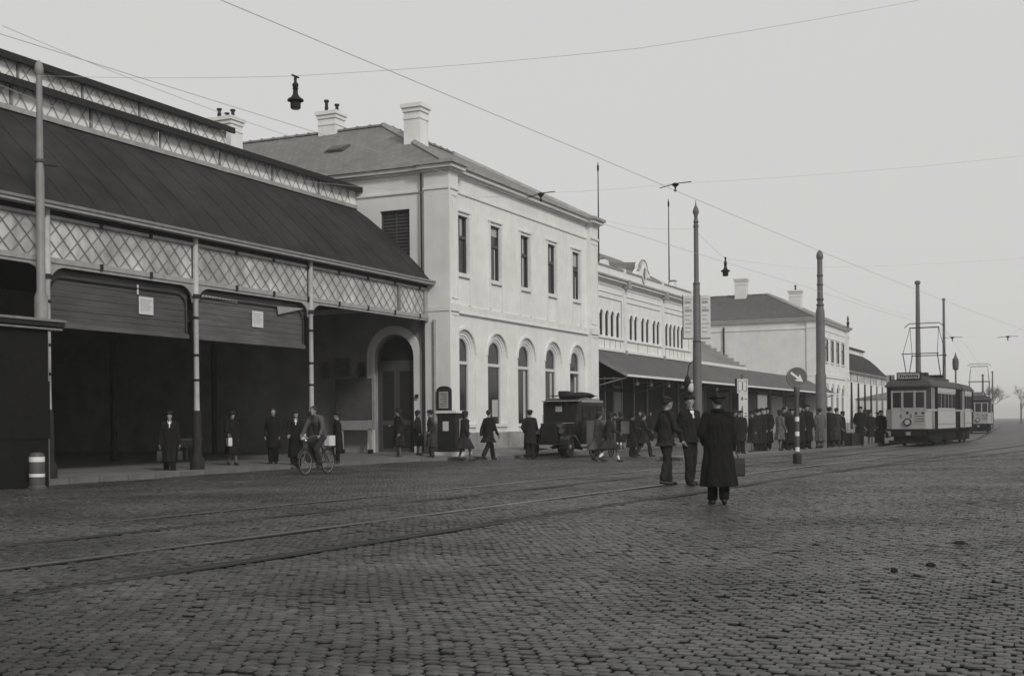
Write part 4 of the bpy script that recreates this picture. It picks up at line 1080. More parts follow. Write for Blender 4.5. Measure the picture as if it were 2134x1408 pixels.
    # --- hair, hat
    if hair:
        hm = MB(); hr_ = (.107, .091, .116) if kind == 'man' else (.116, .104, .124)
        hm.ell(HP(-.016, 0, .048), (hr_[0] * s, hr_[1] * s, hr_[2] * .86 * s), 14, 8)
        if kind == 'woman':
            hm.ell(HP(-.045, 0, -.03), (.075 * s, .092 * s, .085 * s), 12, 8)
        hm.build('hair', M['hair'], root, smooth=True)
    hb = HP(0, 0, .062)
    hc = cloth(hatv)
    if hat in ('fedora', 'wide', 'bowler'):
        br = {'fedora': .148, 'wide': .175, 'bowler': .130}[hat] * s; ch = {'fedora': .080, 'wide': .095, 'bowler': .085}[hat] * s
        hm = MB(); hm.lathe([(.06 * s, -.012 * s), (br * .9, .006 * s), (br, .018 * s), (br * .97, .026 * s), (.108 * s, .010 * s), (.106 * s, .02 * s), (.100 * s, ch * .55), (.078 * s, ch * .88), (.040 * s, ch), (.012 * s, ch * (.82 if hat != 'bowler' else 1.02))], tuple(hb), 18)
        hm.build('hat', hc, root, smooth=True)
    elif hat == 'cap':
        hm = MB(); hm.ell(hb + V3((.0, 0, .03)) * s, (.118 * s, .108 * s, .042 * s), 14, 6); hm.ell(hb + hyaw @ V3((.10, 0, .005)) * s, (.055 * s, .07 * s, .012 * s), 12, 4)
        hm.build('cap', hc, root, smooth=True)
    elif hat == 'beret':
        hm = MB(); hm.ell(hb + V3((-.015, .015, .05)) * s, (.122 * s, .118 * s, .040 * s), 14, 6); hm.build('beret', hc, root, smooth=True)
    elif hat == 'cloche':
        hm = MB(); hm.lathe([(.112 * s, -.02 * s), (.125 * s, -.012 * s), (.108 * s, .01 * s), (.100 * s, .07 * s), (.06 * s, .105 * s), (.01 * s, .11 * s)], tuple(hb), 16); hm.build('hat', hc, root, smooth=True)
    R = Matrix.Rotation(math.radians(face), 4, 'Z'); base = V3((pos[0], pos[1], z))
    return {k: base + R @ S(v[1] + v[2] * .04) for k, v in hands.items()}
bo_extra = {}

def bag(p, rz, size, m, name='handbag', label='', cat='bag', group=None, handle=True):
    """a bag hanging from the hand at p"""
    L, W, H = size
    r = empty(name, (p[0], p[1], p[2] - H - 0.09), math.radians(rz), label, cat, group)
    mb = MB(); k = .86
    mb.rings([[(-L / 2 * a, -W / 2 * b, z), (L / 2 * a, -W / 2 * b, z), (L / 2 * a, W / 2 * b, z), (-L / 2 * a, W / 2 * b, z)] for a, b, z in ((.94, .8, 0), (1, 1, .03), (1, 1, H * .7), (.97, .6 if name == 'handbag' else .9, H))])
    mb.build('bag_body', m, r)
    if handle:
        MB().tube([(-.09 if L > .25 else -.05, 0, H - .01), (-.06, 0, H + .08), (0, 0, H + .10), (.06, 0, H + .08), (.09 if L > .25 else .05, 0, H - .01)], .009, 6).build('handle', M['leather'], r)
    return r

P = person
# men and women on the road in front of the shed
h = P('man in dark coat carrying a bag in each hand, left of the first pale column', (26.7, 23.0), 222, 1.76, 0.0, coat=.013, hat='fedora', coat_len=.34, stride=.35, arms=('carry', 'carry'), collar=True)
bag(h['L'], 222, (.34, .14, .26), M['leather'], 'travel_bag', 'dark travel bag in left hand of the man left of the first column'); bag(h['R'], 222, (.34, .14, .28), M['black'], 'travel_bag', 'dark travel bag in right hand of the man left of the first column')
h = P('person in dark coat deep in the shade of the shed holding a pale bag', (30.6, 23.9), 236, 1.66, .12, kind='woman', coat=.013, hat='cloche', coat_len=.36, stride=.3, arms=('down', 'fwdlow'))
bag(h['R'] + Vector((0, 0, .02)), 236, (.22, .12, .26), M['paper'], 'shopping_bag', 'pale bag held by the person deep in the shed shade')
P('bareheaded person standing behind the man with the pale parcel, half hidden', (31.9, 23.3), 200, 1.76, .12, coat=.013, hat=None, coat_len=.5)
h = P('man in long dark coat and cap facing the camera with a pale parcel', (31.27, 22.0), 216, 1.80, 0, coat=.012, hat='cap', coat_len=.34, arms=('fwdlow', 'fwdlow'), collar=True)
bag(h['L'] + Vector((0, 0, .16)), 200, (.24, .10, .18), M['paper'], 'parcel', 'pale parcel held by the standing man in the long coat', 'parcel', handle=False)
P('person in dark coat standing just behind the cyclist', (33.6, 22.0), 120, 1.64, 0.1, coat=.012, hat='cap', coat_len=.38)
P('woman in full dark coat with pale face before the arched side door', (38.03, 22.3), 150, 1.78, .12, kind='woman', coat=.020, hat='beret', coat_len=.42, arms=('down', 'fwd'), build=1.12, flare=.03)
P('woman with long dark hair beside the dark box stand', (39.4, 22.3), 290, 1.66, .18, kind='woman', coat=.020, hat=None, coat_len=.36, build=1.05)
P('person in long grey coat beside the dark box stand', (38.75, 21.35), 130, 1.74, .10, coat=.045, hat='cap', coat_len=.40, arms=('pocket', 'pocket'), lean=.06, flare=.03)
P('woman in a long flared dark coat walking past the first arched window', (38.9, 20.1), 330, 1.78, 0, kind='woman', coat=.026, hat='beret', coat_len=.42, stride=.5, lead=-1, flare=.13, lean=.05, arms=('fwdlow', 'down'), build=1.1)
P('man in dark overcoat striding in front of the second arched window', (39.6, 19.5), 345, 1.82, 0, coat=.016, hat=None, coat_len=.62, stride=1.0, lead=1, lean=.08, arms=('down', 'down'), build=1.15, flare=.04)
P('man in dark coat standing at the left front wing of the black taxi', (41.6, 18.75), 20, 1.82, 0, coat=.018, hat='fedora', coat_len=.55, arms=('pocket', 'fwdlow'))
h = P('woman with dark bobbed hair and pale flared coat walking past the back of the taxi', (38.9, 15.0), 325, 1.70, 0, kind='woman', coat=.085, hat=None, coat_len=.42, stride=.75, lead=1, flare=.14, arms=('fwd', 'fwdlow'), lean=.06)
P('woman in dark swinging coat and white socks taking a long stride', (38.38, 14.4), 318, 1.66, 0, kind='woman', coat=.032, hat='beret', coat_len=.46, stride=1.15, lead=1, flare=.12, arms=('down', 'fwdlow'), lean=.08, socks=True)
P('small dark figure of a woman far back in front of the canopy entrance', (56.5, 20.9), 215, 1.60, .13, kind='woman', coat=.02, hat='cloche', coat_len=.40)
P('person in dark coat walking behind the trio of men in the middle of the road', (44.79, 15.4), 310, 1.66, 0, coat=.026, hat=None, coat_len=.55, stride=.75, lead=-1, arms=('down', 'fwdlow'))
P('person among the passers-by under the canopy at the left', (52.5, 20.4), 300, 1.66, .13, coat=.03, hat=None, coat_len=.6)
# the three men in the road
P('man in peaked cap, leftmost of the three men crossing the tracks', (24.96, 8.09), 318, 1.88, 0, coat=.024, hat='cap', hatv=.022, coat_len=.78, stride=.30, lead=1, arms=('pocket', 'fwdlow'), q=2, lean=.05, build=1.12)
P('man with white shirt front, middle of the three men crossing the tracks', (25.15, 7.62), 236, 1.91, 0, coat=.017, hat='bowler', coat_len=.84, stride=.22, lead=-1, arms=('fwdlow', 'down'), q=2, collar=True, build=1.08)
h = P('heavy man in wide hat and long black overcoat with briefcase, nearest the camera', (19.4, 5.4), 22, 1.80, 0, coat=.011, hat='fedora', hatv=.012, coat_len=.30, stride=.20, lead=1, arms=('pocket', 'down'), q=2, build=1.24, flare=.07, lean=.08, head_yaw=.35)
bag(h['R'] + Vector((0, 0, .05)), 130, (.36, .12, .30), M['leather'], 'briefcase', 'black briefcase carried by the nearest man in the long overcoat', 'briefcase')
# waiting on the tram island
CR = 'people waiting at the tram stop'
P('dark figure close behind the man with the briefcase', (45.4, 11.75), 200, 1.62, .11, coat=.02, hat='cap', coat_len=.5)
P('person in dark clothes standing under the tram stop sign', (47.8, 11.9), 150, 1.60, .11, kind='woman', coat=.025, hat='cloche', coat_len=.4, stride=.4)
h = P('woman in a pale grey coat standing left of the arrow sign', (49.9, 11.3), 330, 1.66, .11, kind='woman', coat=.11, hat='beret', coat_len=.48, stride=.25, arms=('fwdlow', 'down'))
bag(h['L'] + Vector((0, 0, .05)), 330, (.22, .09, .16), M['grey_sign'], 'handbag', 'small grey handbag of the woman in the pale coat')
P('man in dark coat between the pale-coated woman and the arrow sign', (50.6, 10.95), 200, 1.72, .11, coat=.02, hat='fedora', coat_len=.30)
P('man in dark coat, first of the crowd right of the arrow sign', (52.3, 11.0), 220, 1.82, .11, coat=.018, hat=None, coat_len=.26, build=1.1)
P('tall man in black coat and hat in the crowd right of the arrow sign', (53.1, 10.85), 200, 1.90, .11, coat=.015, hat='fedora', coat_len=.30, build=1.1)
P('person in light grey coat in the crowd below the big pole', (54.4, 10.55), 30, 1.74, .11, coat=.09, hat='cap', coat_len=.30)
P('bareheaded man facing away at the foot of the big pole', (55.4, 10.30), 10, 1.82, .11, coat=.02, hat=None, coat_len=.30)
P('man in brown-grey coat right of the big pole, seen from behind', (56.0, 10.45), 20, 1.80, .11, coat=.05, hat=None, coat_len=.30, build=1.1)
P('man in grey coat at the right end of the waiting crowd', (57.2, 10.35), 350, 1.78, .11, coat=.045, hat='cap', coat_len=.30, build=1.05)
P('dark-coated man at the back of the waiting crowd', (57.6, 10.9), 200, 1.86, .11, coat=.02, hat='fedora', coat_len=.30)
P('woman in dark coat near the tram stop sign post', (46.9, 12.4), 240, 1.66, .11, kind='woman', coat=.02, hat='beret', coat_len=.3)
P('man in dark coat in front of the tall notice panel', (49.0, 12.0), 60, 1.72, .11, coat=.018, hat='fedora', coat_len=.30)
P('dark-coated waiting man half hidden behind the arrow sign post', (51.6, 11.5), 200, 1.78, .11, kind='man', coat=.018, hat='cap', coat_len=.30, build=1.08)
P('waiting woman in dark coat behind the man in light grey', (54.0, 11.3), 240, 1.68, .11, kind='woman', coat=.018, hat='cloche', coat_len=.30, build=1.08)
P('waiting man in dark coat between the bareheaded man and the big pole', (54.9, 11.4), 190, 1.84, .11, kind='man', coat=.018, hat='fedora', coat_len=.30, build=1.08)
P('short waiting person in dark coat in front of the island crates', (58.0, 10.2), 120, 1.62, .11, kind='woman', coat=.018, hat='beret', coat_len=.30, build=1.08)
P('waiting man in dark coat just left of the woman in pale grey', (49.3, 11.9), 230, 1.74, .11, kind='man', coat=.018, hat='cap', coat_len=.30, build=1.08)
P('waiting woman in dark coat at the left of the notice panel', (48.4, 12.6), 210, 1.64, .11, kind='woman', coat=.018, hat=None, coat_len=.30, build=1.08)
P('waiting man in black coat under the right edge of the notice panel', (51.2, 12.1), 170, 1.78, .11, kind='man', coat=.018, hat='fedora', coat_len=.30, build=1.08)
P('waiting man in dark coat behind the tall man in the crowd', (53.7, 11.9), 200, 1.86, .11, kind='man', coat=.018, hat=None, coat_len=.30, build=1.08)
P('waiting person in dark coat at the back beside the big pole', (56.4, 11.5), 60, 1.80, .11, kind='man', coat=.018, hat='cap', coat_len=.30, build=1.08)
P('passer-by in dark coat under the canopy left of the sign mast', (54.5, 18.9), 200, 1.74, .13, kind='man', coat=.018, hat='fedora', coat_len=.34, stride=.3, q=0)
P('woman in dark coat under the canopy behind the striding woman', (50.5, 18.4), 20, 1.64, .13, kind='woman', coat=.018, hat='cloche', coat_len=.34, stride=.3, q=0)
P('man in dark coat far under the canopy near the pale door panel', (64, 21.6), 200, 1.78, .13, kind='man', coat=.018, hat='cap', coat_len=.34, stride=.3, q=0)
P('man in dark coat walking under the canopy between mast and stop sign', (66, 19.4), 180, 1.78, .13, kind='man', coat=.018, hat=None, coat_len=.34, stride=.3, q=0)
P('woman in dark coat far under the canopy behind the stop sign', (72, 19.0), 190, 1.66, .13, kind='woman', coat=.018, hat='beret', coat_len=.34, stride=.3, q=0)
# between crowd and tram
P('tall man in black coat walking between the crowd and the tram', (60.3, 9.78), 185, 1.92, .05, coat=.015, hat='fedora', coat_len=.46, stride=.35, arms=('down', 'pocket'), build=1.15)
P('shorter woman in dark coat beside the tall man walking from the tram', (62.8, 9.70), 190, 1.70, .05, kind='woman', coat=.018, hat='cloche', coat_len=.44, stride=.35)
h = P('man in black coat walking alone next to the tram front', (64.4, 9.42), 195, 1.80, 0, coat=.014, hat='bowler', coat_len=.60, stride=.15, build=1.2, arms=('carry', 'pocket'))
bag(h['L'], 195, (.36, .12, .28), M['leather'], 'travel_bag', 'dark bag in the hand of the man walking next to the tram')
P('person in black behind the walking man, just left of the tram', (66.5, 9.9), 190, 1.72, .0, coat=.014, hat='fedora', coat_len=.42)
P('distant person on the road right of the second tram', (100, 3.9), 190, 1.70, 0, coat=.02, hat='fedora', coat_len=.45, q=0)

# ------------------------------------------------------------ bicycle and rider
bx, by, bh = 27.9, 18.95, math.radians(181)
bike = empty('bicycle', (bx, by, 0), bh, 'black roadster bicycle with pale rear plate, ridden to the left', 'bicycle')
WR = 0.34
for x_ in (0.55, -0.55):
    t_w = MB().torus((x_, 0, WR), WR - .018, .019, 'y', 32, 8).build('wheel', M['tyre'], bike, smooth=True)
    MB().torus((x_, 0, WR), WR - .045, .010, 'y', 32, 6).build('rim', M['iron_col'], t_w, smooth=True)
    sp_ = MB()
    for k in range(18):
        a = 2 * PI * k / 18; sp_.tube([(x_ + .02 * math.cos(a + .5), .02 * (-1) ** k, WR + .02 * math.sin(a + .5)), (x_ + (WR - .05) * math.cos(a), 0, WR + (WR - .05) * math.sin(a))], .0016, 4)
    o = sp_.build('spokes', M['chrome'], t_w); o['kind'] = 'stuff'
    MB().disc((x_, 0, WR), .03, .08, 'y', 10).build('hub', M['iron_col'], t_w)
    MB().torus((x_, 0, WR), WR + .03, .022, 'y', 16, 6, a0=.35 if x_ > 0 else .2, a1=PI * (.85 if x_ > 0 else 1.0)).build('mudguard', M['black'], bike, smooth=True)
fr = MB()
bb = (-.05, 0, .29); hd0 = (.40, 0, .90); hd1 = (.43, 0, .70); st0 = (-.17, 0, .85)
for a, b in ((bb, st0), (bb, hd1), (st0, hd0), (hd0, hd1), (bb, (-.55, .05, WR)), (bb, (-.55, -.05, WR)), (st0, (-.55, .05, WR)), (st0, (-.55, -.05, WR)), (hd1, (.55, .05, WR)), (hd1, (.55, -.05, WR))): fr.tube([a, b], .014, 6)
fr.build('frame', M['black'], bike)
MB().tube([(.30, .30, 1.02), (.40, .25, 1.06), (.42, .05, 1.02), (.41, 0, .98), (.42, -.05, 1.02), (.40, -.25, 1.06), (.30, -.30, 1.02)], .012, 6).build('handlebar', M['chrome'], bike)
MB().ell((-.22, 0, .93), (.14, .09, .035), 12, 6).build('saddle', M['leather'], bike, smooth=True)
MB().disc(bb, .09, .012, 'y', 16).build('chainwheel', M['iron_col'], bike)
for sg in (1, -1): MB().tube([bb, (bb[0] + .1 * sg, .07 * sg, bb[2] - .14 * sg)], .010, 6).cbox((bb[0] + .1 * sg, .12 * sg, bb[2] - .14 * sg), (.08, .09, .02)).build('pedal', M['iron_dark'], bike)
MB().cbox((-.80, 0, .62), (.02, .13, .20)).cbox((-.60, 0, .755), (.34, .12, .02)).build('carrier', M['iron_dark'], bike)
MB().cbox((-.83, 0, .62), (.012, .14, .19)).build('rear_plate', M['grey_sign'], bike)
MB().ell((.52, 0, .92), (.05, .045, .05), 10, 6).build('lamp', M['chrome'], bike, smooth=True)
pc = MB().cbox((0, 0, .14), (.30, .16, .28)).build('saddle_bag', M['paper'], None)
pc.location = Vector((bx, by, .77)) + Matrix.Rotation(bh, 3, 'Z') @ Vector((-.62, .03, 0)); pc.rotation_euler = (0, 0, bh)
tag(pc, 'pale square bag on the back carrier of the bicycle', 'bag')
P('man in grey jacket riding a bicycle to the left, head bent forward', (bx, by), 181, 1.78, 0.0, coat=.085, trousers=.03, hat=None, coatless=True, q=1, joints=dict(seat=(0, 0, 0), hipL=(-.20, .08, 1.02), hipR=(-.20, -.08, 1.02), kneeL=(.16, .09, .70), ankL=(.03, .10, .28), toeL=(.15, .12, .22), kneeR=(.20, -.09, .88), ankR=(-.08, -.10, .52), toeR=(.04, -.12, .45), chest=(-.02, 0, 1.40), neck=(.06, 0, 1.57), head=(.14, 0, 1.69), shL=(.03, .18, 1.51), shR=(.03, -.18, 1.51), elL=(.12, .27, 1.24), haL=(.26, .28, 1.06), elR=(.12, -.27, 1.24), haR=(.26, -.28, 1.06)))

# ------------------------------------------------------------ taxi
tx = empty('taxi', (43.0, 18.5, 0), PI, 'old black taxi with luggage on its roof at the kerb by the pavilion', 'taxi')
tx.scale = (1.10, 1.04, 1.10)
# local: +x forward, origin below the front axle, y lateral (+y is car's left)
def ringbox(x, hw, z0, z1, r=.08): return [(x, -hw, z0), (x, -hw, z1 - r), (x, -hw + r, z1), (x, hw - r, z1), (x, hw, z1 - r), (x, hw, z0)]
cab = MB(); cab.rings([ringbox(-3.45, .70, .48, 1.15, .2), ringbox(-3.40, .76, .46, 1.80, .2), ringbox(-3.1, .78, .45, 2.06, .14), ringbox(-1.6, .80, .45, 2.10, .10), ringbox(-1.02, .78, .45, 2.04, .10), ringbox(-.98, .76, .45, 1.95, .1), ringbox(-.88, .70, .45, 1.22, .1)])
cab.build('body', M['car_black'], tx)
strip(tx, 'roof_edge', M['grey_sign'], lambda s, z, d: (s, d, z), -3.05, -1.0, 1.93, 2.0, .80, .83)
MB().rings([ringbox(-.86, .60, .55, 1.24, .14), ringbox(-.3, .52, .55, 1.22, .14), ringbox(.16, .38, .55, 1.16, .12)]).build('bonnet', M['car_black'], tx)
MB().cbox((.19, 0, .86), (.06, .62, .66)).build('radiator_shell', M['black'], tx)
gr = MB(); 
for k in range(9): gr.cbox((.225, -.24 + k * .06, .84), (.015, .012, .52))
gr.build('radiator_grille', M['iron_dark'], tx)
for k in range(6):
    for sg in (1, -1): MB().cbox((-.35 - k * .06, .56 * sg, .92), (.02, .012, .22)).build('bonnet_louvre', M['iron_dark'], tx)
strip(tx, 'bonnet_moulding', M['iron_col'], lambda s, z, d: (s, d, z), -.86, .1, 1.19, 1.215, .50, .56)
def wheel_car(x_, y_, R=.38):
    w_ = MB().torus((x_, y_, R), R - .07, .085, 'y', 28, 8).build('wheel', M['tyre'], tx, smooth=True)
    MB().disc((x_, y_ + .03 * (1 if y_ > 0 else -1), R), R - .12, .05, 'y', 22).build('rim', M['iron_dark'], w_)
    MB().ell((x_, y_ + .07 * (1 if y_ > 0 else -1), R), (.08, .03, .08), 12, 6).build('hub_cap', M['iron_col'], w_, smooth=True)
    for k in range(10):
        a = 2 * PI * k / 10; MB().tube([(x_ + .07 * math.cos(a), y_ + .055 * (1 if y_ > 0 else -1), R + .07 * math.sin(a)), (x_ + .25 * math.cos(a), y_ + .05 * (1 if y_ > 0 else -1), R + .25 * math.sin(a))], .010, 5).build('spoke', M['iron_dark'], w_)
for x_ in (0, -2.6):
    for y_ in (.70, -.70): wheel_car(x_, y_)
for sg in (1, -1):
    f_ = MB(); path = [(.48, .38), (.40, .68), (.15, .84), (-.15, .83), (-.50, .60), (-.85, .34)]
    f_.rings([[(a, .52 * sg, z), (a, .88 * sg, z - .03), (a - .01, .90 * sg, z - .10), (a - .01, .52 * sg, z - .05)] for a, z in path]); f_.build('front_wing', M['car_black'], tx, smooth=True)
    f_ = MB(); path = [(-2.05, .34), (-2.25, .70), (-2.6, .85), (-2.95, .72), (-3.25, .40)]
    f_.rings([[(a, .60 * sg, z), (a, .90 * sg, z - .03), (a, .92 * sg, z - .10), (a, .60 * sg, z - .05)] for a, z in path]); f_.build('rear_wing', M['car_black'], tx, smooth=True)
    MB().cbox((-1.45, .80 * sg, .33), (1.3, .22, .04)).build('running_board', M['iron_dark'], tx)
    hl = MB(); hl.rings([[(x_, .50 * sg + r * math.cos(t), .93 + r * math.sin(t)) for t in [2 * PI * k / 16 for k in range(16)]] for x_, r in ((-.02, .04), (.05, .09), (.14, .115), (.20, .12))]); hl_ = hl.build('headlight', M['black'], tx, smooth=True)
    MB().disc((.20, .50 * sg, .93), .105, .02, 'x', 18).build('lens', M['chrome'], hl_)
    # side windows and door lines
    for xa, xb in ((-1.62, -1.08), (-2.35, -1.74), (-3.0, -2.47)):
        w_ = MB().cbox(((xa + xb) / 2, .797 * sg, 1.58), (xb - xa, .02, .50)).build('side_window', M['iron_dark'], tx)
        MB().cbox(((xa + xb) / 2, .805 * sg, 1.58), (xb - xa - .06, .02, .44)).build('pane', M['glass'], w_)
    for xa in (-1.03, -1.68, -2.41): MB().cbox((xa, .802 * sg, 1.0), (.012, .01, 1.0)).build('door_seam', M['iron_dark'], tx)
    for xa in (-1.60, -2.30): MB().tube([(xa, .83 * sg, 1.14), (xa + .12, .83 * sg, 1.14)], .010, 6).build('door_handle', M['chrome'], tx)
ws = MB().add([(-.925, -.64, 1.28), (-.925, .64, 1.28), (-.972, .64, 1.86), (-.972, -.64, 1.86)], [(0, 1, 2, 3)]).build('windscreen', M['glass'], tx)
MB().cbox((-.945, 0, 1.57), (.03, .03, .58)).build('centre_bar', M['black'], ws)
MB().cbox((-.90, 0, 1.98), (.30, 1.46, .03)).build('sun_visor', M['grey_sign'], tx)
MB().cbox((-.93, -.1, 1.70), (.02, .26, .20)).build('sticker', M['iron_light'], tx)  # pale rectangle on the windscreen
MB().tube([(.50, -.80, .48), (.55, -.3, .48), (.55, .3, .48), (.50, .80, .48)], .03, 8).build('bumper', M['iron_dark'], tx)
MB().cbox((.57, 0, .40), (.01, .42, .11)).build('number_plate', M['grey_sign'], tx)
rk = MB(); 
for y_ in (-.6, .6): rk.tube([(-3.0, y_, 2.18), (-1.2, y_, 2.18)], .012, 5)
for x_ in (-3.0, -2.4, -1.8, -1.2): rk.tube([(x_, -.6, 2.06), (x_, -.6, 2.18), (x_, .6, 2.18), (x_, .6, 2.06)], .012, 5)
rk.build('roof_rack', M['under'], tx)
def world_tx(x_, y_, z_): return (43.0 - x_ * 1.10, 18.5 - y_ * 1.04, z_ * 1.10)
sc2 = empty('suitcase', world_tx(-2.1, -.35, 2.19), .1, 'dark flat suitcase on the near edge of the taxi roof', 'luggage'); MB().rings([[(-.34, -.16, 0), (.34, -.16, 0), (.34, .16, 0), (-.34, .16, 0)], [(-.35, -.18, .03), (.35, -.18, .03), (.35, .18, .03), (-.35, .18, .03)], [(-.35, -.18, .15), (.35, -.18, .15), (.35, .18, .15), (-.35, .18, .15)], [(-.33, -.16, .18), (.33, -.16, .18), (.33, .16, .18), (-.33, .16, .18)]]).build('case_body', M['leather'], sc2)
for x_ in (-.2, .2): MB().box(x_ - .02, -.185, .0, x_ + .02, .185, .187).build('strap', M['iron_dark'], sc2)
def bundle(loc, r, rz, label, seed):
    rnd = random.Random(seed); mb = MB()
    mb.ell((0, 0, r[2] * .9), r, 16, 10)
    mb.v = [(x_ * (1 + .12 * math.sin(7 * y_ + seed)), y_ * (1 + .1 * math.sin(5 * x_)), max(0.0, z_ * (1 + .12 * math.sin(9 * x_ + 6 * y_ + seed)))) for x_, y_, z_ in mb.v]
    root = empty('luggage_bundle', loc, rz, label, 'luggage')
    mb.build('bundle', cloth(.02), root, smooth=True); MB().torus((0, 0, r[2] * .9), r[2] * .97, .014, 'x', 18, 5).build('strap', M['leather'], root)
    return root
bundle(world_tx(-1.75, 0.1, 2.07), (.62, .56, .085), .2, 'low dark luggage bundle on the front of the taxi roof', 1)
bundle(world_tx(-2.45, 0.15, 2.07), (.55, .52, .14), -.1, 'higher dark luggage bundle on the back of the taxi roof', 5)

# big flat grey case on a handcart behind the taxi
hc_ = empty('handcart', (44.2, 16.9, 0), math.radians(178), 'grey box handcart behind the woman in the pale coat', 'handcart')
MB().prism([(-.62, .42), (-.50, .26), (.45, .26), (.62, .45), (.62, 1.40), (-.62, 1.40)], -.35, .35).build('cart_box', M['case_grey'], hc_)
for z_ in (1.30, 1.22, 1.14): MB().cbox((.25, .36, z_), (.6, .015, .02)).build('box_slat', M['iron_col'], hc_)
for sg in (1, -1):
    w_ = MB().torus((0, .40 * sg, .28), .25, .022, 'y', 22, 6).build('wheel', M['tyre'], hc_, smooth=True)
    for k in range(6):
        a = PI * k / 6; MB().tube([(-.24 * math.cos(a), .40 * sg, .28 - .24 * math.sin(a)), (.24 * math.cos(a), .40 * sg, .28 + .24 * math.sin(a))], .010, 4).build('spoke', M['iron_dark'], w_)
MB().tube([(-.6, .25, .9), (-1.1, .25, .98), (-1.1, -.25, .98), (-.6, -.25, .9)], .018, 6).build('handle', M['iron_dark'], hc_)
bx2 = empty('flat_case', (43.6, 15.75, .88), math.radians(150), 'large flat grey case carried upright right of the woman in the pale coat', 'case')
MB().cbox((0, 0, .26), (.46, .10, .52)).build('case_body', M['case_grey'], bx2); fm = MB()
for a in ((-.22, 0), (.22, 0)): fm.cbox((a[0], 0, .26), (.03, .115, .535))
for z_ in (.01, .51): fm.cbox((0, 0, z_), (.47, .115, .03))
fm.build('case_edge', M['iron_dark'], bx2)
P('person in dark clothes carrying the large flat grey case', (43.9, 15.55), 325, 1.66, 0, coat=.022, hat='beret', coat_len=.4, stride=.4, arms=('fwd', 'fwd'))

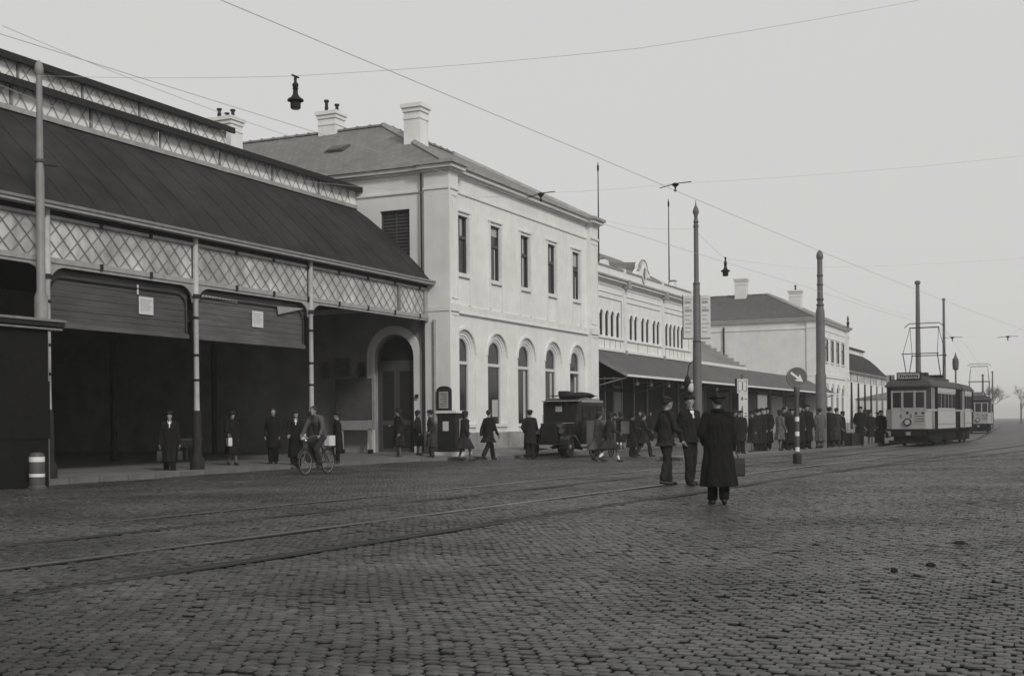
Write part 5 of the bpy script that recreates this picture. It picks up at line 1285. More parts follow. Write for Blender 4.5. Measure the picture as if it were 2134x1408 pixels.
# ------------------------------------------------------------ trams
M['glass_side'] = mat('glass_side', 0.045, 0.9, 0.3, 0.8, spec=0.0)
def tram(name, pos, rz, length, label, motor=True, detail=True, group=None):
    t = empty(name, pos, rz, label, 'tram', group)
    # local: front face at x=0 looking along -x, body runs to +x; y lateral, W wide
    W = 1.06; L = length; zf, zw, ze = .86, 1.78, 2.92
    pl = 1.7 if motor else 1.15     # open-ish platform length
    nose = [(-.0, -.80), (-.0, .80), (.16, W), (L - .16, W), (L, .80), (L, -.80), (L - .16, -W), (.16, -W)]
    def band(nm, z0, z1, m, k=0.0):
        return MB().prism([(x_ + (k if x_ > L / 2 else -k), y_ + (k if y_ > 0 else -k)) for x_, y_ in nose], z0, z1, axis='z').build(nm, m, t)
    band('floor_frame', zf - .10, zf, M['under'], .02)
    band('waist_rail', zw - .05, zw + .05, M['iron_light'], .015)
    # lower body panels
    MB().rings([[(-.0, -.80, zf), (-.0, .80, zf), (-.0, .80, zw - .05), (-.0, -.80, zw - .05)], [(.05, -.80, zf), (.05, .80, zf), (.05, .80, zw - .05), (.05, -.80, zw - .05)]]).build('front_panel', M['tram_front'], t)
    def sb(nm, m, x0_, x1_, sg, din, dout, z0_, z1_, par=None):
        ya, yb = sorted(((W + din) * sg, (W + dout) * sg))
        return MB().box(x0_, ya, z0_, x1_, yb, z1_).build(nm, m, par or t)
    for sg in (1, -1):
        MB().add([(0, .80 * sg, zf), (.16, W * sg, zf), (.16, W * sg, zw - .05), (0, .80 * sg, zw - .05)], [(0, 1, 2, 3)]).build('corner_panel', M['tram_front'], t)
        sb('side_panel', M['cream'], pl, L - pl, sg, -.02, .02, zf, zw - .05)
        sb('side_moulding', M['iron_col'], pl, L - pl, sg, .021, .03, zf + .20, zf + .24)
        sb('platform_door', M['under'], .22, pl, sg, -.06, -.03, zf, ze - .1)
        sb('platform_door', M['under'], L - pl, L - .2, sg, -.06, -.03, zf, ze - .1)
        for x_ in (.20, .75, pl - .05, L - pl - .02, L - .27): sb('door_post', M['cream'] if x_ in (.20, .75) else M['iron_dark'], x_, x_ + .07, sg, -.04, .025, zf, ze)
        MB().tube([(.45, (W + .02) * sg, zf + .2), (.45, (W + .02) * sg, 2.3)], .015, 6).build('grab_rail', M['iron_light'], t)
        n_ = 5 if L > 7 else 4; xw = (L - 2 * pl) / n_
        for k in range(n_):
            a = pl + k * xw
            f_ = sb('side_window', M['cream'], a + .01, a + xw - .01, sg, -.03, .010, zw + .052, 2.68)
            sb('pane', M['glass_side'], a + .07, a + xw - .07, sg, .0, .018, zw + .12, 2.62, f_)
        sb('letter_board', M['cream'], pl, L - pl, sg, -.03, .03, 2.69, ze)
        sb('step', M['iron_dark'], .3, .9, sg, -.02, .05, .45, .50)
    # front windows: three
    for y0_, y1_ in ((-.76, -.33), (-.25, .25), (.33, .76)):
        f_ = MB().box(-.02, y0_ - .035, zw + .06, .04, y1_ + .035, 2.72).build('front_window', M['iron_light'], t)
        MB().box(-.028, y0_ + .02, zw + .13, .03, y1_ - .02, 2.66).build('pane', M['glass'], f_)
    MB().box(.0, -.80, 2.72, .06, .80, ze).build('front_header', M['tram_roof'], t)
    for y_ in (-.79, -.29, .29, .79): MB().box(-.035, y_ - .035, zw + .05, .05, y_ + .035, 2.74).build('window_pillar', M['tram_front'], t)
    for sg in (1, -1):
        MB().add([(0.01, .80 * sg, zw + .05), (.16, (W - .01) * sg, zw + .05), (.16, (W - .01) * sg, ze), (0.01, .80 * sg, ze)], [(0, 1, 2, 3)]).build('corner_window', M['glass'], t)
    MB().box(L - .05, -.8, zf, L, .8, ze).build('rear_wall', M['tram_front'], t)
    MB().box(.1, -.9, zf, L - .1, .9, zf + .02).build('floor', M['iron_dark'], t)
    # roof
    rf_ = MB(); rf_.rings([[(x_ , y_ * k, z_) for x_, y_ in ((-.10 + e, -W - .06), (-.10 + e, W + .06), (L + .1 - e, W + .06), (L + .1 - e, -W - .06))] for k, z_, e in ((1, ze, 0), (1.0, ze + .06, 0), (.86, ze + .28, .16), (.72, ze + .38, .30))])
    rf_.build('roof', M['tram_roof'], t)
    if motor:
        MB().box(.35, -.55, ze + .36, L - .5, .55, ze + .56).build('clerestory', M['tram_roof'], t)
        bd = MB().box(.12, -.58, ze + .36, .30, .58, ze + .72).build('destination_box', M['iron_dark'], t)
        MB().box(.10, -.52, ze + .41, .13, .52, ze + .67).build('destination_glass', M['grey_sign'], bd)
        tx_ = MB(); 
        for k in range(9): tx_.box(.092, .42 - k * .10, ze + .46 + .03 * (k % 2), .10, .36 - k * .10, ze + .62 - .02 * (k % 3))
        tx_.build('lettering', M['iron_dark'], bd)
        nb_ = MB().box(.30, .72, ze + .20, .34, 1.12, ze + .62).build('route_plate', M['iron_light'], t)
        MB().box(.292, .88, ze + .26, .30, .96, ze + .58).build('route_stroke', M['iron_dark'], nb_)
        for k, x_ in enumerate((2.0, 3.1, 6.2, 7.2)):
            MB().box(x_ - .3, -.35, ze + .56, x_ + .3, .35, ze + .74 + .05 * (k % 2)).build('resistor_box', M['iron_dark'], t)
        # pantograph: two lower arms, two upper arms per side, double collector bow
        pg = MB(); xc = 4.2; zb_ = ze + .62
        for sg in (1, -1):
            pg.tube([(xc - .25, .85 * sg, zb_), (xc - 1.2, .85 * sg, zb_ + 1.15)], .024, 5); pg.tube([(xc + .25, .85 * sg, zb_), (xc + 1.2, .85 * sg, zb_ + 1.15)], .024, 5)
            pg.tube([(xc - 1.2, .85 * sg, zb_ + 1.15), (xc, .72 * sg, zb_ + 2.55)], .014, 5); pg.tube([(xc + 1.2, .85 * sg, zb_ + 1.15), (xc, .72 * sg, zb_ + 2.55)], .014, 5)
        for x_ in (-1.2, 1.2): pg.tube([(xc + x_, -.92, zb_ + 1.15), (xc + x_, .92, zb_ + 1.15)], .024, 5)
        pg.tube([(xc - .5, -.9, zb_), (xc - .5, .9, zb_)], .03, 5); pg.tube([(xc + .5, -.9, zb_), (xc + .5, .9, zb_)], .03, 5)
        pgo = pg.build('pantograph', M['iron_dark'], t); 
        MB().tube([(xc, -.75, zb_ + 2.55), (xc, .75, zb_ + 2.55)], .03, 6).tube([(xc, -1.0, zb_ + 2.58), (xc, -.75, zb_ + 2.78), (xc, .75, zb_ + 2.78), (xc, 1.0, zb_ + 2.58)], .022, 6).build('collector_bow', M['iron_dark'], pgo)
        hl_ = MB().disc((-.05, .05, zf + .34), .19, .10, 'x', 22).build('headlight', M['iron_dark'], t)
        MB().disc((-.105, .05, zf + .34), .13, .02, 'x', 20).build('lens', M['iron_light'], hl_)
        em = MB(); em.ell((-.02, .05, zf + .80), (.02, .06, .07), 10, 6); em.build('emblem', M['iron_dark'], t)
        nu = MB()
        for k, y_ in enumerate((.30, -.14)):
            nu.box(-.02, y_, zf + .58, .0, y_ + .10, zf + .60); nu.box(-.02, y_, zf + .70, .0, y_ + .10, zf + .72); nu.box(-.02, y_ if k else y_ + .08, zf + .60, .0, (y_ if k else y_ + .08) + .02, zf + .70)
        nu.build('fleet_number', M['iron_dark'], t)
        ad = MB().box(-.018, -.76, zf + .26, .0, -.28, zf + .84).build('advert_panel', M['grey_sign'], t)
        al = MB(); al.box(-.026, -.74, zf + .72, -.018, -.62, zf + .82); al.box(-.026, -.42, zf + .72, -.018, -.31, zf + .82)
        for k in range(3): al.box(-.026, -.74, zf + .60 - k * .12, -.018, -.32 - .06 * (k % 2), zf + .63 - k * .12)
        al.build('lettering', M['iron_dark'], ad)
    # underframe, wheels, lifeguard, coupling
    for x_ in ((2.6, L - 2.6) if L > 7 else (1.9, L - 1.9)):
        for sg in (1, -1):
            MB().disc((x_, .72 * sg, .38), .38, .11, 'y', 20).build('wheel', M['iron_dark'], t)
        MB().box(x_ - .95, -.93, .16, x_ + .95, .93, .62).build('axle_guard', M['under'], t)
    MB().box(.3, -.88, .28, L - .6, .78, zf - .10).build('underframe', M['under'], t)
    MB().box(-.25, -.90, .16, -.15, .90, .30).build('lifeguard', M['under'], t)
    MB().box(-.22, -.10, .55, .3, .10, .72).build('coupling', M['iron_col'], t)
    MB().box(-.06, -.85, .48, .02, .85, .78).build('bumper', M['under'], t)
    return t
def track_y(x): return (rail_y(RAILS[0], x) + rail_y(RAILS[1], x)) / 2
def tram_at(x, L, *a, **k):
    y0_ = track_y(x + .5); y1_ = track_y(x + L - .5); return tram(*( 'tram',), (x, y0_ + .04, 0), math.atan2(y1_ - y0_, L - 1), L, *a, **k)
tram_at(62.6, 8.6, 'cream electric tram with raised pantograph and round front lamp, facing the camera')
tram_at(71.9, 6.2, 'trailer car coupled behind the front tram', motor=False)
tram_at(116.0, 9.0, 'second tram standing farther down the line at the right')

# ------------------------------------------------------------ poles, signs, lamps
def pole(name, x, y, z0, prof, m, label, cat, knob=None, rings=(), group=None, lean=(0, 0)):
    r = empty(name, (x, y, z0), 0, label, cat, group)
    MB().lathe([(a, b) for a, b in prof], (0, 0, 0), 16).build('shaft', m, r, smooth=True)
    if knob: MB().lathe(knob, (0, 0, 0), 14).build('finial', m, r, smooth=True)
    for z_, rr in rings:
        MB().lathe([(rr * .9, -.04), (rr, -.02), (rr, .03), (rr * .9, .05)], (0, 0, z_), 14).build('collar', M['pole_d'], r, smooth=True)
    r.rotation_euler = (lean[0], lean[1], 0)
    return r
p1 = pole('tram_pole', 21.33, 22.17, .1, [(.16, 0), (.155, 4.3), (.10, 4.45), (.098, 7.25), (.082, 7.35), (.068, 9.55), (.068, 9.56)], M['pole'], 'thick pale grey stepped pole with a ball top at the far left', 'pole', [(.07, 9.5), (.10, 9.56), (.10, 9.66), (.085, 9.76), (.03, 9.85), (.01, 9.86)], [(7.5, .11)])
MB().tube([(0, 0, 7.42), (.28, -.28, 7.40)], .02, 6).build('hook', M['iron_dark'], p1)
p2 = pole('sign_mast', 41.23, 12.19, .11, [(.17, 0), (.165, 1.2), (.145, 3.92), (.135, 4.0), (.12, 4.05), (.115, 5.95), (.085, 6.05), (.080, 7.95), (.075, 8.0)], M['pole_m'], 'dark ornamental mast with two timetable boards and a spiked finial', 'pole', [(.08, 7.95), (.10, 8.0), (.07, 8.1), (.095, 8.15), (.07, 8.22), (.06, 8.35), (.11, 8.48), (.09, 8.6), (.03, 8.72), (.005, 8.92)], [(4.0, .15), (6.0, .12)])
def tboard(parent, lx, ly, w, z0, z1, rz, nlines, frame_left=False):
    b = MB(); b.box(-w / 2, -.03, z0, w / 2, .03, z1); o = b.build('timetable_board', M['paper'], parent); o.location = (lx, ly, 0); o.rotation_euler = (0, 0, rz)
    e_ = MB()
    e_.box(-w / 2 - .03, -.035, z0 - .03, -w / 2, .035, z1 + .02); e_.box(-w / 2, -.035, z0 - .03, w / 2, .035, z0); e_.build('board_edge', M['iron_dark'], o)
    l_ = MB(); 
    for k in range(nlines):
        zz = z1 - .14 - k * (z1 - z0 - .2) / nlines; l_.box(-w / 2 + .05, -.036, zz, w / 2 - .05 - .04 * (k % 3), -.03, zz + (.09 if k in (1, 3) else .03))
    l_.build('lettering', M['grey_sign'], o)
    return o
# boards face down the road, seen slightly from the side
ax = math.radians(-72)
R_ = lambda a, b: (a * math.cos(ax) - b * math.sin(ax), a * math.sin(ax) + b * math.cos(ax))
for off in (-.29, .30):
    l0 = R_(off, 0)
    tboard(p2, l0[0], l0[1], .34, 4.12, 5.60, ax, 9)
MB().box(-.10, -.10, 0, .10, .10, .02).build('bracket', M['iron_dark'], p2)
# bracket lamp and white round dial on the mast
MB().tube([(0, .0, 3.30)] + [(-.04, .10 + .20 * math.sin(t), 3.30 - .42 * (1 - math.cos(t)) * .5) for t in [k * PI / 12 for k in range(1, 7)]] + [(-.04, .34, 2.85)], .018, 6).build('lamp_arm', M['iron_dark'], p2)
MB().lathe([(.02, .22), (.05, .16), (.10, .05), (.12, 0), (.09, -.16), (.03, -.2)][::-1], (-.04, .34, 2.65), 12).build('lamp_bell', M['iron_dark'], p2, smooth=True)
d_ = MB().ell((-.06, .17, 2.40), (.06, .15, .17), 18, 10).build('white_globe', M['white'], p2, smooth=True)
MB().tube([(-.02, 0, 2.40), (-.06, .12, 2.40)], .015, 6).build('globe_arm', M['iron_dark'], p2)
pole('tram_pole', 54.74, 10.56, .11, [(.24, 0), (.235, 3.2), (.20, 3.3), (.195, 6.0), (.15, 6.2), (.13, 6.3), (.115, 8.3), (.10, 8.35)], M['pole_m'], 'thick dark stepped pole with a ball top standing in the waiting crowd', 'pole', [(.11, 8.3), (.15, 8.38), (.15, 8.5), (.12, 8.62), (.05, 8.72), (.01, 8.74)], [(7.2, .14), (7.6, .14), (6.3, .17), (6.55, .16)])
for dx, z_ in ((.25, 7.42), (.28, 7.0)):
    MB().ell((54.74 + .2, 10.56 - dx, z_), (.05, .07, .05), 8, 5)
ah = pole('arrow_sign', 38.57, 8.19, 0, [(.13, 0), (.13, .30), (.065, .36), (.062, 2.10), (.09, 2.14), (.10, 2.40)], M['pole_m'], 'round dark arrow sign on a black and white banded post between the tracks', 'road sign')
for k, z_ in enumerate((.37, .86, 1.32)): MB().lathe([(.068, 0), (.068, .14)], (0, 0, z_ + .0), 14).build('white_band', M['white'], ah, smooth=False)
MB().lathe([(.135, 0), (.14, .02), (.14, .30), (.08, .36)], (0, 0, 0), 14).build('black_foot', M['black'], ah)
MB().lathe([(.07, 0), (.07, .30)], (0, 0, .52), 14).build('dark_band', M['pole_d'], ah); MB().lathe([(.07, 0), (.07, .28)], (0, 0, 1.02), 14).build('dark_band', M['pole_d'], ah)
fa = math.radians(200)     # the disc faces back towards the camera
Rm = Matrix.Rotation(fa, 3, 'Z')
ds = MB().disc((.0, 0, 0), .315, .16, 'x', 32).build('sign_disc', M['pole_d'], ah); ds.location = (0, 0, 2.70); ds.rotation_euler = (0, 0, fa)
MB().disc((.082, 0, 0), .285, .006, 'x', 32).build('sign_face', M['pole_m'], ds)
# arrow pointing down to the right as seen from the front; local y+ is the viewer's right
def arw(u, v): # u right, v up
    return (.088, u, v)
ar = MB(); ang = math.radians(-38); c0, s0_ = math.cos(ang), math.sin(ang)
AR = [(-.24, .035), (.04, .035), (.0, .13), (.24, 0), (.0, -.13), (.04, -.035), (-.24, -.035)]
ar.add([(.088, a * c0 - b * s0_, a * s0_ + b * c0) for a, b in AR], [(0, 1, 2, 3, 4, 5, 6)]); ar.build('arrow', M['white'], ds)
MB().torus((.08, 0, 0), .30, .018, 'x', 30, 6).build('rim', M['iron_col'], ds, smooth=True)
# tram stop sign
ss = pole('tram_stop_sign', 45.86, 11.8, .11, [(.07, 0), (.06, .4), (.05, 3.0)], M['pole_m'], 'tall narrow white tram stop sign with black markings on a banded post', 'sign')
aa = math.radians(-68)
def on_sign(mb, nm, m, par):
    o = mb.build(nm, m, par); return o
sgn = MB().box(-.20, -.06, 2.28, .20, .06, 2.82).build('top_plate', M['paper'], ss); sgn.rotation_euler = (0, 0, aa)
MB().box(-.27, -.07, 2.26, -.205, .07, 2.84).build('dark_side', M['iron_dark'], sgn)
on_sign(MB().box(-.015, -.068, 2.38, .015, -.06, 2.72), 'numeral', M['iron_dark'], sgn)
on_sign(MB().box(-.15, -.068, 2.34, -.05, -.06, 2.37).box(.05, -.068, 2.34, .15, -.06, 2.37).box(-.15, -.068, 2.74, -.05, -.06, 2.77).box(.05, -.068, 2.74, .15, -.06, 2.77).box(-.17, -.068, 2.36, -.15, -.06, 2.75).box(.15, -.068, 2.36, .17, -.06, 2.75), 'border_marks', M['iron_col'], sgn)
lo_p = MB().box(-.14, -.055, 1.00, .20, .055, 2.275).build('lower_plate', M['paper'], ss); lo_p.rotation_euler = (0, 0, aa)
mk = MB(); mk.add([(-.035, -.064, 1.78), (.0, -.064, 1.82), (.012, -.064, 1.36), (-.055, -.064, 1.36)], [(0, 1, 2, 3)]); mk.disc((-.02, -.062, 1.22), .085, .01, 'y', 18)
mk.box(-.03, -.064, 2.0, .0, -.06, 2.16); mk.box(-.06, -.064, 2.06, .03, -.06, 2.09); mk.box(.07, -.064, 1.40, .17, -.06, 1.43); mk.box(.07, -.064, 1.50, .15, -.06, 1.53); mk.box(.08, -.064, 2.05, .16, -.06, 2.08)
on_sign(mk, 'markings', M['iron_dark'], lo_p)
for z_ in (.55, .85): MB().lathe([(.062, 0), (.062, .12)], (0, 0, z_), 12).build('white_band', M['white'], ss)
# bollard at far left
bl = empty('bollard', (19.9, 20.85, 0), 0, 'stout dark bollard with white bands at the far left kerb', 'bollard')
MB().lathe([(.20, 0), (.20, .05), (.165, .08), (.165, .72), (.14, .78), (.06, .81)], (0, 0, 0), 20).build('post', M['pole_d'], bl, smooth=True)
MB().lathe([(.168, 0), (.168, .11)], (0, 0, .60), 20).build('white_band', M['white'], bl); MB().lathe([(.168, 0), (.168, .07)], (0, 0, .27), 20).build('white_band', M['white'], bl)
# dark stall at the far left edge
ks = empty('kiosk', (18.1, 21.62, .0), 0, 'dark kiosk with a flat pale-edged roof cut by the left edge of the picture', 'kiosk')
MB().box(-4.4, -.28, 0, 2.62, .28, 3.62).build('cabin', M['under'], ks)
MB().box(-4.5, -.42, 3.64, 3.0, .36, 3.74).build('roof', M['iron_dark'], ks); MB().box(-4.55, -.45, 3.745, 3.04, .38, 3.80).build('roof_edge', M['iron_col'], ks); MB().box(-4.5, -.40, 3.56, 2.95, .30, 3.60).build('eave_trim', M['iron_col'], ks)
for x_ in (-1.9, 0, 1.9):
    MB().box(x_ - .75, -.30, 1.1, x_ + .75, -.282, 2.4).build('shutter', M['under'], ks)
# pillar stand and wall case at the pavilion corner
wc = empty('notice_case', (40.60, 21.55, 0), 0, 'arched dark notice case with a white sheet on the pavilion corner', 'notice case')
T_ = T_side(0.0)
pts_ = [(-.30, 1.75), (.30, 1.75), (.30, 2.60)] + [(.30 * math.cos(t), 2.60 + .16 * math.sin(t)) for t in [k * PI / 8 for k in range(1, 8)]] + [(-.30, 2.60)]
o = MB().prism(pts_, -.10, .0, axis='x').build('case', M['iron_dark'], wc); o.location = (.32, .42, 0)
o2 = MB().box(-.112, -.20, 1.92, -.10, .20, 2.55).build('sheet', M['iron_light'], wc); o2.location = (.32, .42, 0)
l_ = MB(); 
for k in range(8): l_.box(-.117, -.15, 2.46 - k * .065, -.112, .15 - .05 * (k % 3), 2.475 - k * .065)
l_ = l_.build('printed_lines', M['iron_dark'], wc); l_.location = (.32, .42, 0)
ps = empty('ticket_stand', (40.45, 21.35, .22), 0, 'dark box stand with a white top edge below the notice case', 'stand')
MB().box(-.45, -.30, 0, .30, .45, 1.50).build('cabinet', M['iron_dark'], ps); MB().box(-.50, -.36, 1.505, .36, .50, 1.60).build('white_top', M['white'], ps)
MB().box(-.70, -.5, -.08, .5, .6, .07).build('white_step', M['frame_w'], ps)
MB().box(-.462, -.02, .85, -.452, .22, 1.2).build('paper_sheet', M['paper'], ps); MB().box(-.15, -.312, .3, .15, -.302, 1.3).build('door_panel', M['iron_col'], ps)
# legged board in the shed, posters on the pavilion side wall
lb = empty('notice_board', (40.55, 0, .12), 0, 'large dark poster board with pale lower strip on two legs beside the arched door', 'notice board')
for y_ in (26.35, 25.05): MB().box(-.05, y_ - .05, .25, .05, y_ + .05, 1.05).build('leg', M['iron_light'], lb); MB().box(-.08, y_ - .08, -.02, .08, y_ + .08, .25).build('leg_foot', M['iron_dark'], lb)
MB().box(-.04, 24.98, 1.38, .04, 26.62, 3.0).build('poster_panel', M['board'], lb); MB().box(-.05, 24.95, 1.0, .05, 26.65, 1.37).build('pale_strip', M['grey_sign'], lb)
MB().box(-.06, 24.82, 1.0, .06, 24.94, 3.1).build('frame_post', M['grey_sign'], lb)
for (ya, yb, za, zb_, nm, m_, m2) in ((26.05, 26.95, 2.42, 3.18, 'poster with a dark disc in a pale square frame', 'grey_sign', 'iron_dark'), (26.2, 26.95, 3.26, 3.95, 'square dark poster above the framed disc', 'board2', 'board'), (25.45, 25.85, 3.15, 3.80, 'small narrow poster nearest the arched door', 'board2', 'iron_dark'), (27.15, 27.55, 3.15, 3.85, 'narrow dark poster farthest from the arched door', 'board2', 'board')):
    q_ = empty('poster', (40.98, 0, 0), 0, nm, 'poster'); MB().box(-.02, ya, za, .0, yb, zb_).build('sheet', M[m_], q_)
    if 'disc' in nm and 'framed' not in nm: MB().disc((-.03, (ya + yb) / 2, (za + zb_) / 2), .30, .012, 'x', 22).build('dark_disc', M[m2], q_)
    else: MB().box(-.03, ya + .08, za + .08, -.021, yb - .08, zb_ - .08).build('picture', M[m2], q_)
hs = empty('house_number', (40.98, 23.22, 0), 0, 'small dark number plate beside the arched door', 'plate'); MB().box(-.03, -.07, 2.33, 0, .07, 2.47).build('plate', M['iron_dark'], hs)
# low tables and barrow glimpsed in the shed
for x_, y_, lab in ((27.6, 29.5, 'low grey table deep in the shed, left of the first column'), (34.2, 29.0, 'low grey table deep in the shed, between the two columns')):
    tb = empty('table', (x_, y_, .12), .1, lab, 'table'); MB().box(-.9, -.35, .72, .9, .35, .78).build('table_top', M['iron_col'], tb); MB().box(-.85, -.33, .50, .85, -.30, .715).build('apron', M['board2'], tb)
    for sx_ in (-.8, .8):
        for sy_ in (-.28, .28): MB().box(sx_ - .04, sy_ - .04, 0, sx_ + .04, sy_ + .04, .715).build('leg', M['iron_col'], tb)
# crates
for x_, y_, s_, lab in ((58.9, 10.15, (1.1, .7, .62), 'dark crate at the right end of the tram island'), (59.9, 10.05, (.8, .6, .55), 'smaller dark crate right beside the end crate')):
    c_ = empty('crate', (x_, y_, .11), -.1, lab, 'crate', None)
    for k in range(4): MB().box(-s_[0] / 2, -s_[1] / 2, k * s_[2] / 4 + .006, s_[0] / 2, s_[1] / 2, (k + 1) * s_[2] / 4 - .006).build('plank', M['leather'], c_)
    for sg in (-1, 1): MB().box(sg * s_[0] / 2 - .05, -s_[1] / 2 - .02, 0, sg * s_[0] / 2 + .02, -s_[1] / 2, s_[2]).build('batten', M['black'], c_)
# pale sacks near the entrance
for k, (x_, y_) in enumerate(((54.4, 20.6), (55.2, 20.9), (56.4, 20.8), (57.3, 21.0))):
    sk = MB(); sk.ell((0, 0, .09), (.34, .24, .11), 12, 8); sk.v = [(a * (1 + .15 * math.sin(b * 9 + k)), b, max(0, c * (1 + .15 * math.sin(a * 8 + k * 2)))) for a, b, c in sk.v]
    o = sk.build('sack', M['paper'], None, smooth=True, loc=(x_, y_, .14)); tag(o, ['white sack nearest the taxi before the canopy', 'second white sack from the taxi before the canopy', 'third white sack from the taxi before the canopy', 'white sack farthest from the taxi before the canopy'][k], 'sack', 'white sacks in front of the entrance')
# masts on the hall roof
for x_, y_, lab, z0_, z1_ in ((62.6, 24.0, 'thin tall mast on the hall roof next to the near pavilion', 9.8, 15.5), (75.1, 24.0, 'thin tall mast on the hall roof at its far end', 9.8, 15.5)):
    m_ = empty('roof_mast', (x_, y_, z0_), 0, lab, 'mast'); MB().tube([(0, 0, 0), (0, 0, z1_ - z0_)], [.045, .025], 6).build('shaft', M['iron_dark'], m_); MB().lathe([(.03, 0), (.06, .1), (.06, .3), (.02, .42)], (0, 0, z1_ - z0_ - .5), 8).build('tip', M['iron_dark'], m_)
# far poles and lantern
for x_, y_, h_, r_, lab in ((82.0, 9.65, 10.0, .15, 'tall dark tram pole rising behind the pantograph'), (100, 9.85, 10.5, .11, 'slender tram pole to the right of the pantograph'), (150, 10.6, 6.2, .12, 'far thin pole beyond the second tram'), (160, 10.2, 6.9, .10, 'farthest thin pole at the right')):
    q_ = empty('tram_pole', (x_, y_, 0), 0, lab, 'pole', None); MB().tube([(0, 0, 0), (0, 0, h_ * .55), (0, 0, h_)], [r_ * 1.3, r_ * 1.1, r_ * .8], 10).build('shaft', M['pole_m'], q_, smooth=True); MB().ell((0, 0, h_ + .05), (r_ * 1.3, r_ * 1.3, r_), 10, 6).build('finial', M['pole_m'], q_, smooth=True)
sl = empty('street_lamp', (112, 10.1, 0), 0, 'small lantern on a post behind the trams', 'street lamp'); MB().tube([(0, 0, 0), (0, 0, 5.5)], [.12, .07], 8).build('post', M['pole_m'], sl)
lg = MB().lathe([(.14, 0), (.26, .1), (.30, .75), (.24, .85)], (0, 0, 5.5), 6).build('lantern', M['pole_d'], sl); MB().lathe([(.32, 0), (.12, .3), (.04, .6), (.01, .7)], (0, 0, 6.36), 6).build('lantern_cap', M['pole_d'], lg)

# ------------------------------------------------------------ overhead wires and hanging lamps
def wire(label, pts, r=.005, sag=0.0, cat='wire', n=14, group=None):
    out = []
    for (a, b) in zip(pts, pts[1:]):
        a, b = Vector(a), Vector(b)
        for k in range(n):
            t = k / n; out.append(a.lerp(b, t) + Vector((0, 0, -4 * sag * t * (1 - t))))
    out.append(Vector(pts[-1]))
    return tag(MB().tube(out, r, 4).build('overhead_wire', M['wire'], None), label, cat, group)
def TW(k, x): return (rail_y(RAILS[k], x) + rail_y(RAILS[k + 1], x)) / 2
wire('contact wire of the tram track nearest the station', [(x, TW(0, x), 6.25) for x in (-5, 20, 45, 62, 72, 84, 120, 195)], .0048, .04)
wire('contact wire of the tram track nearest the camera', [(x, TW(2, x), 6.05) for x in (-5, 20, 45, 68, 84, 120, 195)], .0048, .04)
wire('feeder wire running above the shed front to the pavilion corner', [(10.0, 15.5, 7.2), (22, 17.3, 7.0), (41.0, 18.2, 9.55)], .0048, .1)
wire('second feeder wire crossing in front of the pavilion roof', [(17, 18.6, 9.0), (28, 19.5, 9.2), (40.92, 22.4, 9.95)], .0055, .1)
def hanger(name, x, y, z, lab):
    q_ = empty(name, (x, y, z), 0, lab, 'insulator'); MB().tube([(-.32, -.7, -.03), (0, 0, .02), (.32, .7, -.03)], .018, 5).build('bar', M['iron_dark'], q_); MB().lathe([(.02, -.28), (.06, -.25), (.03, -.18), (.03, -.12), (.14, -.02), (.10, .03), (.03, .05)], (0, 0, 0), 10).build('bell', M['iron_dark'], q_, smooth=True)
# cross spans
for (hx, hy, hz, lb_) in ((92.0, 8.5, 7.1, 'small bell hanger in the sky left of the pantograph'), (95.0, 5.0, 7.2, 'small bell hanger in the sky right of the pantograph'), (90.0, 2.6, 8.4, 'dark bell hanger in the sky at the right edge')):
    hanger('wire_hanger', hx, hy, hz, lb_)
wire('cross wire carrying the far hangers over the tracks', [(82, 9.65, 8.2), (92, 8.5, 7.15), (95, 5.0, 7.25), (90, 2.6, 8.45), (88, -8, 9.5)], .0048, .1)
wire('cross wire carrying the big street lamp, from the left pole', [(21.33, 22.17, 9.6), (22.45, 15.72, 9.05), (24.6, 8.5, 9.25), (27.5, 2.0, 10.4), (30, -6, 11.5)], .0048, .05)
wire('cross wire from the pavilion over the road with two hangers', [(41.1, 22.0, 9.9), (41.23, 18.06, 9.78), (43.3, 13.58, 10.08), (47, 5, 10.6), (50, -8, 11.5)], .0048, .05)
hanger('wire_hanger', 41.23, 18.06, 9.75, 'dark bell hanger on the cross wire in front of the pavilion cornice'); hanger('wire_hanger', 43.33, 13.58, 10.06, 'dark bell hanger on the cross wire above the sign mast')
wire('cross wire from the hall mast to the sign mast', [(62.6, 24, 12.5), (41.23, 12.19, 8.05)], .0042, .25)
wire('cross wire from the sign mast to the big pole carrying the small lamp', [(41.23, 12.19, 7.95), (47.04, 12.73, 7.72), (54.74, 10.56, 8.0)], .0042, .05)
wire('cross wire from the big pole out over the road', [(54.74, 10.56, 8.1), (60, 2, 8.6), (66, -10, 9.8)], .0042, .1)
wire('wire from the big pole toward the poles behind the tram', [(54.74, 10.56, 7.4), (82, 9.65, 8.0), (100, 9.85, 8.4), (150, 10.6, 6.0)], .0048, .3)
def lamp(x, y, z, k, lab):
    q_ = empty('hanging_lamp', (x, y, z), 0, lab, 'street lamp')
    MB().lathe([(.012, .55), (.035, .50), (.03, .42), (.07, .36), (.06, .30), (.02, .26)][::-1] , (0, 0, 0), 12).build('suspension', M['iron_dark'], q_, smooth=True)
    MB().lathe([(.10 * k, -.17), (.112 * k, -.16), (.115 * k, -.03), (.18 * k, -.005), (.175 * k, .03), (.10 * k, .08), (.06 * k, .14), (.05 * k, .24), (.07 * k, .27), (.03, .29)], (0, 0, 0), 18).build('housing', M['iron_dark'], q_, smooth=True)
    MB().cbox((0, 0, .54), (.24, .04, .03)).build('clamp', M['iron_dark'], q_)
    MB().disc((0, 0, -.178), .09 * k, .012, 'z', 16).build('lamp_glass', M['glass'], q_, smooth=True)
lamp(22.45, 15.72, 8.50, 1.0, 'big dark lamp hanging over the street above the shed roof')
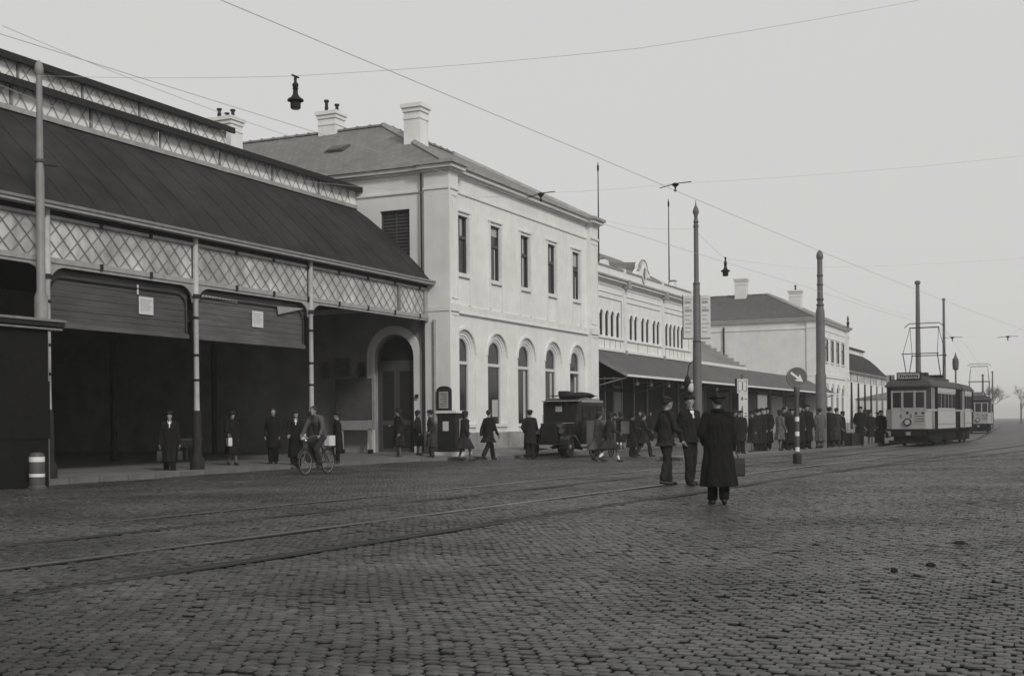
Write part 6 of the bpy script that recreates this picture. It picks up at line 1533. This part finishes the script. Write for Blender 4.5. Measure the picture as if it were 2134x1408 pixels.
lamp(47.04, 12.73, 7.20, 1.0, 'small dark lamp hanging over the street right of the sign mast')
# litter and a dark puddle stain
for k, (x_, y_, r_) in enumerate(((14.04, 1.24, .07), (11.84, 1.3, .05), (11.3, 1.55, .035))):
    mb = MB(); mb.lathe([(r_, 0), (r_ * .9, .02), (r_ * .4, .035)], (0, 0, .008), 9); mb.v = [(a * (1 + .3 * math.sin(5 * b / r_)), b * (.8 + .2 * math.cos(3 * a / r_)), c) for a, b, c in mb.v]
    o = mb.build('droppings', M['groove'], None, loc=(x_, y_, .01)); tag(o, ['dark clump lying on the setts, farthest of the three', 'dark clump lying on the setts, middle of the three', 'small dark clump lying on the setts, nearest of the three'][k], 'litter')
# ------------------------------------------------------------ distance
def far_house(x, y, w, d, h, rh, lab, nw=4):
    b = empty('far_house', (x, y, 0), 0, lab, 'house'); MB().box(0, 0, 0, w, d, h).build('wall', M['plaster'] if x < 200 else M['far_wall'], b)
    MB().rings([[(-.2, -.2, h), (w + .2, -.2, h), (w + .2, d + .2, h), (-.2, d + .2, h)], [(.5, d / 2 - .2, h + rh), (w - .5, d / 2 - .2, h + rh), (w - .5, d / 2 + .2, h + rh), (.5, d / 2 + .2, h + rh)]]).build('roof', M['far_roof'], b)
    for r_ in range(int(h // 3)):
        for k in range(nw):
            yy = d * (k + .5) / nw; MB().box(-.06, yy - .55, 1 + r_ * 3, -.01, yy + .55, 2.6 + r_ * 3).build('window', M['glass'], b)
far_house(166, 15.5, 10, 12, 4.0, 1.2, 'low pale house just right of the distant train shed')
def bare_tree(x, y, h, lab, seed):
    x, y = x * 1.35, y * 1.35 + 4
    rnd = random.Random(seed); r = empty('bare_tree', (x, y, 0), 0, lab, 'tree')
    tr = MB(); tr.tube([(0, 0, 0), (.1, 0, h * .35), (.0, .1, h * .55)], [.22, .16, .10], 7); tr.build('trunk', M['bark'], r)
    cr_ = MB()
    def br(p, d, L, rad, lv):
        q_ = p + d * L; cr_.tube([p, (p + q_) / 2 + Vector((rnd.uniform(-.1, .1), rnd.uniform(-.1, .1), .05)) * L, q_], [rad, rad * .8, rad * .6], 3)
        if lv == 0: return
        for _ in range(4 if lv > 1 else 5):
            nd = (d + Vector((rnd.uniform(-1, 1), rnd.uniform(-1, 1), rnd.uniform(-.2, .7))) * .75).normalized(); br(p + d * L * rnd.uniform(.5, 1), nd, L * rnd.uniform(.55, .8), rad * .55, lv - 1)
    for _ in range(6): br(Vector((0, 0, h * rnd.uniform(.3, .55))), Vector((rnd.uniform(-1, 1), rnd.uniform(-1, 1), rnd.uniform(.5, 1.3))).normalized(), h * .22, .07, 4)
    cr_.build('crown', M['twig'], r)
for k, (x, y, h_) in enumerate(((190, 9.5, 9), (205, 6.0, 8), (216, 2.0, 10), (228, -4, 9), (240, -12, 10), (250, -20, 10))):
    bare_tree(x, y, h_, ['bare tree nearest above the trailer car', 'second bare tree behind the second tram', 'tall bare tree above the second tram', 'bare tree right of the second tram', 'bare tree near the right edge', 'rightmost bare tree beyond the road'][k], k + 3)

HAZE = 0.0007
if HAZE:
    hz = MB().box(-450, -600, -1.4, 2600, 1000, 17.5).build('haze', [], None); tag(hz, kind='stuff')
    hm_ = bpy.data.materials.new('haze'); hm_.use_nodes = True; hn = hm_.node_tree; hn.nodes.clear()
    ho = hn.nodes.new('ShaderNodeOutputMaterial'); hv = hn.nodes.new('ShaderNodeVolumePrincipled'); hv.inputs['Color'].default_value = G(0.9); hv.inputs['Density'].default_value = HAZE
    hn.links.new(hv.outputs[0], ho.inputs['Volume']); hz.data.materials.append(hm_)
# ------------------------------------------------------------ fuse the figures
dg = bpy.context.evaluated_depsgraph_get()
dg.update()
done = []
for o in pending:
    me = bpy.data.meshes.new_from_object(o.evaluated_get(dg)); done.append((o, me))
for o, me in done:
    mats = [m for m in o.data.materials]; o.modifiers.clear()
    if o.name in bo_extra:
        fx = bo_extra[o.name]; nvs = len(me.vertices)
        vs = [tuple(v.co) for v in me.vertices] + fx.v
        fs = [tuple(p.vertices) for p in me.polygons] + [tuple(i + nvs for i in f) for f in fx.f]
        m2 = bpy.data.meshes.new('body'); m2.from_pydata(vs, [], fs); m2.update()
        m2.polygons.foreach_set('material_index', [0] * len(me.polygons) + fx.m); bpy.data.meshes.remove(me); me = m2
    me.materials.clear()
    for m in mats: me.materials.append(m)
    me.polygons.foreach_set('use_smooth', [True] * len(me.polygons))
    if o.name.split('.')[0] in ('coat', 'trousers', 'jacket'):
        nv_ = len(me.vertices); co = np.empty(nv_ * 3); me.vertices.foreach_get('co', co); co = co.reshape(-1, 3)
        ph = hash_label(o.name) * 0.37
        if o.name.startswith('trousers'):
            d = 0.005 * np.sin(co[:, 2] * 19 + ph + 60 * co[:, 0]) + 0.003 * np.sin(co[:, 2] * 30 + co[:, 1] * 70)
            cxy = np.zeros((nv_, 2)); cxy[:, 1] = np.sign(co[:, 1]) * .085
        else:
            th = np.arctan2(co[:, 1], co[:, 0]); t_ = np.clip((1.12 - co[:, 2]) / 0.7, 0, 1.2)
            d = 0.017 * t_ * np.sin(6 * th + ph + 1.5 * np.sin(co[:, 2] * 3)) + 0.009 * t_ * np.sin(11 * th + ph * 2) + 0.004 * np.sin(co[:, 2] * 17 + 9 * th + ph) + 0.003 * np.sin(13 * th + co[:, 2] * 9)
            cxy = np.zeros((nv_, 2))
        v_ = co[:, :2] - cxy; L_ = np.linalg.norm(v_, axis=1)[:, None] + 1e-6
        co[:, :2] += v_ / L_ * d[:, None]; me.vertices.foreach_set('co', co.reshape(-1)); me.update()
    o.data = me
    for k in list(o.keys()):
        if k.startswith('_'): del o[k]
